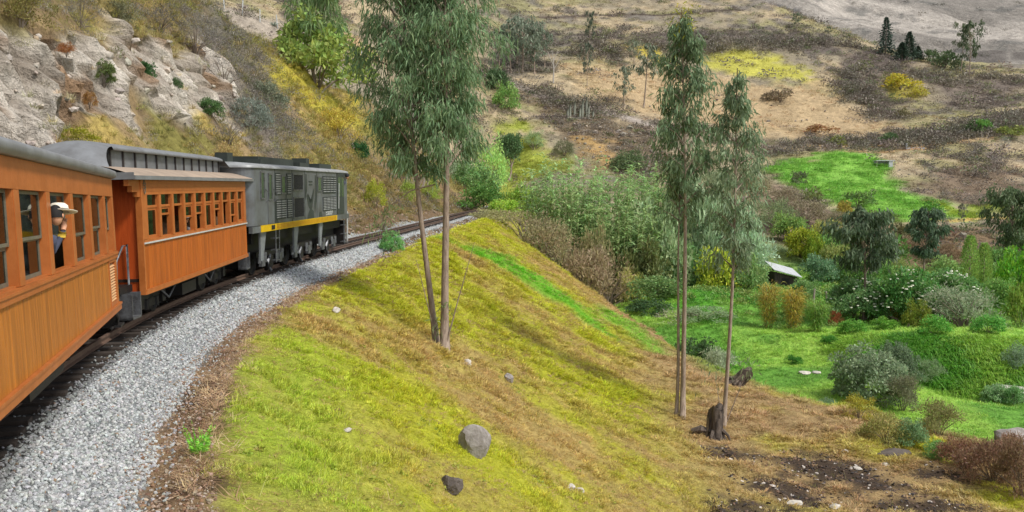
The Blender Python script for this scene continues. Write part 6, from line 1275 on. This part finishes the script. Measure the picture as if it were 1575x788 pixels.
# cactus cluster beside the dirt road, agave above the line
M_cact = plain('cactus_skin', lin(118, 120, 106), .6, 0, .2, 5)
p = at(893, 182, 'V'); s = p[1] / F; t = thing('cactus', 'cluster of tall grey green columnar cacti beside the dirt road', 'cactus', p)
for k, (dx, h) in enumerate([(-20, 14), (-16, 22), (-9, 26), (-1, 17), (3, 28), (9, 32), (12, 20), (19, 12)]): MB().tube([(dx * s, (k % 3 - 1) * .4, -.2), (dx * s, (k % 3 - 1) * .4, h * s * .7), (dx * s + .1, (k % 3 - 1) * .4, h * s)], [.24, .26, .12], 7).build('arm', M_cact, t, True)
p = at(422, 40, 'V'); s = p[1] / F; t = thing('agave', 'grey green agave rosette above the gravel road', 'agave', p); rg = np.random.default_rng(8); n = 34; a = rg.random(n) * 6.28
V, Q, T = long_blades(np.zeros((n, 3)), unit(np.c_[np.cos(a), np.sin(a), rg.uniform(.3, 1.6, n)]), 11 * s, .28, .2, rg, 3); o = link('leaves', mk_mesh('agave_leaves', V, [Q, T], [M_leaf]), t); o.color = (*lin(150, 160, 146), 1)
# fences
def fence(name, label, pix, n, h, mat, sheet='V', dx=0):
    P = [at(a, b, sheet) for a, b in pix]; q = np.array(P); t = thing(name, label, 'fence', P[0]); L_ = np.concatenate([[0], np.cumsum(np.linalg.norm(np.diff(q[:, :2], axis=0), axis=1))]); me = MB().tube([(0, 0, -.3), (0, 0, h)], [.09, .08], 5).mesh('post', mat); tops = []
    for k in range(n):
        u_ = L_[-1] * k / (n - 1); x, y = np.interp(u_, L_, q[:, 0]), np.interp(u_, L_, q[:, 1]); z = float(hV(x, y)); o = link('post', me, t, tuple(np.array([x, y, z]) - P[0])); o.rotation_euler = (random.uniform(-.08, .08), random.uniform(-.08, .08), 0); o.scale = (1, 1, random.uniform(.85, 1.15)); tops.append(np.array([x, y, z + h]) - P[0])
    tops = np.array(tops)
    for f in (.1, .45): MB().tube(tops - np.array([0, 0, h * f]), .012, 3).build('wire', M_iron, t)
fence('wire_fence', 'row of small pale posts with wire above the bright green field', [(1196, 240), (1240, 231), (1320, 228), (1440, 221), (1530, 210)], 34, 1.15, M_postw)
fence('wire_fence', 'wire fence on thin pale posts along the gravel road above the hillside', [(345, 14), (400, 34), (450, 52), (505, 74), (556, 94)], 9, 2.3, M_white)
p = at(1361, 256, 'V'); s = p[1] / F; t = thing('shelter', 'small white open shelter at the right corner of the bright green field', 'shelter', p); w_ = 15 * s
MB().box((-w_, -.6, .95), (w_ * .9, 1.2, 1.08)).build('roof', M_tin, t); MB().box((-w_ * .9, .9, -.2), (w_ * .8, 1.0, .945)).build('back_wall', M_tin, t); MB().box((w_ * .3, -.5, -.2), (w_ * .7, .3, .945)).build('side_wall', M_tin, t)
for xx in (-w_ * .95, w_ * .82): MB().tube([(xx, -.55, -.2), (xx, -.55, .949)], .06, 5).build('post', M_postw, t)
p = at(1405, 229, 'V'); t = thing('ruined_wall', 'low broken white wall with one upright end beside the hillside path', 'wall', p); MB().box((-1.2, -.2, -.2), (2.2, .2, .25)).build('wall', M_tin, t); MB().box((-1.6, -.2, -.2), (-1.201, .2, 1.1)).build('end_pillar', M_tin, t)
p = at(742 + 85, 214, 'V')
# ------------------------------------------------------------------ people
M_skin = plain('skin', lin(196, 146, 116), .6, 0, .12, 10, 0); M_shirt = plain('dark_blue_shirt', lin(70, 74, 92), .9, 0, .2, 8); M_yelc = plain('yellow_cuff_cloth', lin(190, 160, 60), .9, 0, .2, 8); M_straw = plain('cream_straw_hat', lin(226, 218, 200), .8, 0, .15, 30, .3); M_band = plain('black_hat_band', lin(34, 32, 32), .8, 0, .1, 8, 0); M_trou = plain('dark_trousers', lin(52, 50, 52), .9, 0, .2, 8); M_wcap = plain('white_cap_cloth', lin(222, 222, 224), .8, 0, .1, 8)
def body_mesh(joints, edges, rad):
    me = bpy.data.meshes.new('body'); me.from_pydata(joints, edges, []); o = bpy.data.objects.new('body_build', me); COL.objects.link(o)
    m = o.modifiers.new('skin', 'SKIN'); m.use_smooth_shade = True; o.modifiers.new('sub', 'SUBSURF').levels = 1
    for v, r in zip(me.skin_vertices[0].data, rad): v.radius = (r, r) if np.isscalar(r) else r
    me.skin_vertices[0].data[0].use_root = True
    bpy.context.view_layer.update(); r = bpy.data.meshes.new_from_object(o.evaluated_get(bpy.context.evaluated_depsgraph_get())); bpy.data.objects.remove(o); return r
def person(label, M, hat, arm_out, shirt=None, lean=0.0):
    """seated figure; local x = direction the body faces, z up, origin on the seat under the pelvis"""
    t = thing('person', label, 'person'); t.matrix_world = M
    J = [(0, 0, .08), (.02, 0, .30), (.03, 0, .48), (.03, 0, .56), (.05, 0, .63), (.02, .17, .46), (.02, -.17, .46), (.10, .23, .20), (.30, .20, .12)]
    if arm_out: J += [(.14, -.25, .28), (.22, -.19, .50), (.21, -.15, .58)]
    else: J += [(.10, -.23, .20), (.30, -.20, .12), (.36, -.19, .12)]
    J += [(.05, .10, .05), (.42, .11, .06), (.44, .11, -.36), (.54, .11, -.40), (.05, -.10, .05), (.42, -.11, .06), (.44, -.11, -.36), (.54, -.11, -.40)]
    ln = lambda z: -lean * max(0.0, min(1.0, (z - .06) / .66)); J = [(a, b + (ln(c_) if i < 12 else 0), c_) for i, (a, b, c_) in enumerate(J)]
    E = [(0, 1), (1, 2), (2, 3), (3, 4), (2, 5), (2, 6), (5, 7), (7, 8), (6, 9), (9, 10), (10, 11), (0, 12), (12, 13), (13, 14), (14, 15), (0, 16), (16, 17), (17, 18), (18, 19)]
    r = [(.13, .15), (.12, .15), (.10, .14), .055, .05, .07, .07, .048, .036, .048, .036, .03, .085, .07, .05, .045, .085, .07, .05, .045]
    b = link('body', body_mesh(J, E, r), t); b.data.materials.append(shirt or M_shirt)
    hm = MB(); a = np.linspace(0, np.pi, 15); ph = np.linspace(0, 2 * np.pi, 25); A, PH_ = np.meshgrid(a, ph, indexing='ij')
    X = .095 * np.sin(A) * np.cos(PH_); Y_ = .075 * np.sin(A) * np.sin(PH_); Z_ = .12 * np.cos(A); front = np.exp(-(PH_ - np.where(PH_ > np.pi, 2 * np.pi, 0)) ** 2 / .05) ; X = X + .028 * front * np.exp(-((Z_ + .015) / .022) ** 2) + .012 * np.exp(-(PH_ - np.where(PH_ > np.pi, 2 * np.pi, 0)) ** 2 / .3) * np.exp(-((Z_ + .085) / .03) ** 2) - .01 * np.exp(-((Z_ - .02) / .014) ** 2) * np.exp(-((np.minimum(PH_, 2 * np.pi - PH_) - .42) / .16) ** 2)
    hm.grid(np.stack([X + .07, Y_, Z_ + .74], -1)[:, ::-1])
    for sy in (-1, 1): hm.lathe([(.001, .012), (.022, .008), (.03, 0), (.001, -.01)], 8, Mx(rx=math.pi / 2), (.06, sy * .078, .735))
    h = hm.build('head', M_skin, t, True, (0, ln(.74), 0))
    for sy in (-.032, .032): MB().lathe([(.001, .012), (.012, .004), (.001, -.01)], 8, Mx(ry=math.pi / 2), (.152, sy, .758)).build('eye', M_band, h)
    MB().box((.150, -.024, .68), (.163, .024, .687)).build('mouth', plain('lip', lin(150, 88, 78), .6, 0, .1, 8, 0), h)
    hair = MB(); a2 = np.linspace(0, 1.75, 8); A, P2 = np.meshgrid(a2, np.linspace(.7, 2 * np.pi - .7, 17), indexing='ij'); hair.grid(np.stack([.102 * np.sin(A) * np.cos(P2) + .065, .083 * np.sin(A) * np.sin(P2), .128 * np.cos(A) + .74], -1)[:, ::-1]).build('hair', M_band, h, True)
    wrist = np.array(J[11]); hd = MB() ; hd.tube([wrist - [.01, 0, .02], wrist + [.02, .0, .03], wrist + [.04, 0, .08]], [.026, .04, .03], 8)
    hand = hd.build('hand', M_skin, t, True)
    for k in range(4): q = wrist + np.array([.04 + .004 * k, -.028 + k * .018, .075]); MB().tube([q, q + [.02, 0, .035 - .004 * abs(k - 1)], q + [.045, 0, .045]], [.0095, .009, .006], 6).build('finger', M_skin, hand, True)
    MB().tube([wrist + [.02, .03, .03], wrist + [.05, .05, .05], wrist + [.075, .05, .065]], [.011, .010, .007], 6).build('thumb', M_skin, hand, True)
    fw = wrist - np.array(J[10]); MB().tube([np.array(J[10]) + fw * -.2, np.array(J[10]) + fw * .55], [.046, .043], 8).build('sleeve_cuff', M_yelc, t, True)
    if hat == 'fedora':
        hh = MB().lathe([(.001, .865), (.03, .872), (.06, .868), (.082, .85), (.088, .82), (.095, .785)], 22, None, (0, 0, 0)); hh.lathe([(.095, .785), (.13, .778), (.165, .785), (.168, .79), (.13, .788), (.095, .793)], 22)
        ht = hh.build('hat', M_straw, t, True); ht.scale = (1.34, 1.22, 1.25); ht.location = (.065, ln(.8), -.19); MB().lathe([(.0965, .79), (.0945, .812)], 22).build('hat_band', M_band, ht, True); ht.rotation_euler = (0, R(9), 0)
    elif hat: (MB().lathe([(.001, .885), (.05, .875), (.09, .84), (.104, .77)], 16, None, (.065, 0, 0)).add([(.15, -.07, .79), (.15, .07, .79), (.25, .05, .775), (.25, -.05, .775), (.15, -.07, .80), (.15, .07, .80), (.25, .05, .785), (.25, -.05, .785)], [[0, 3, 2, 1], [4, 5, 6, 7], [0, 1, 5, 4], [1, 2, 6, 5], [2, 3, 7, 6], [3, 0, 4, 7]]).build('cap', hat, t, True, (0, ln(.8), 0)))
    return t
def seat_in(coach, x, y, z, yaw): return coach.matrix_world @ Mx((x, y, z), rz=yaw)
# rear edge of the third large window, leaning to the opening
xw = edA[::-1][3][0]
person('person in a cream straw hat with black band leaning at the open coach window', seat_in(coach1, xw + .10, .50, .98, R(-4)), 'fedora', True, None, .53)
person('person in a white cap sitting inside the coach behind the locomotive', seat_in(coach2, edB[4][0] + .2, .36, .62, R(-8)), M_wcap, False, plain('grey_jumper', lin(120, 118, 120), .9, 0, .2, 8))
person('person with dark hair leaning out at the front of the grey locomotive', seat_in(loco, LL - .75, .55, 1.16, R(-4)), plain('black_cap', lin(40, 40, 44), .8, 0, .1, 8), False, None, .66)
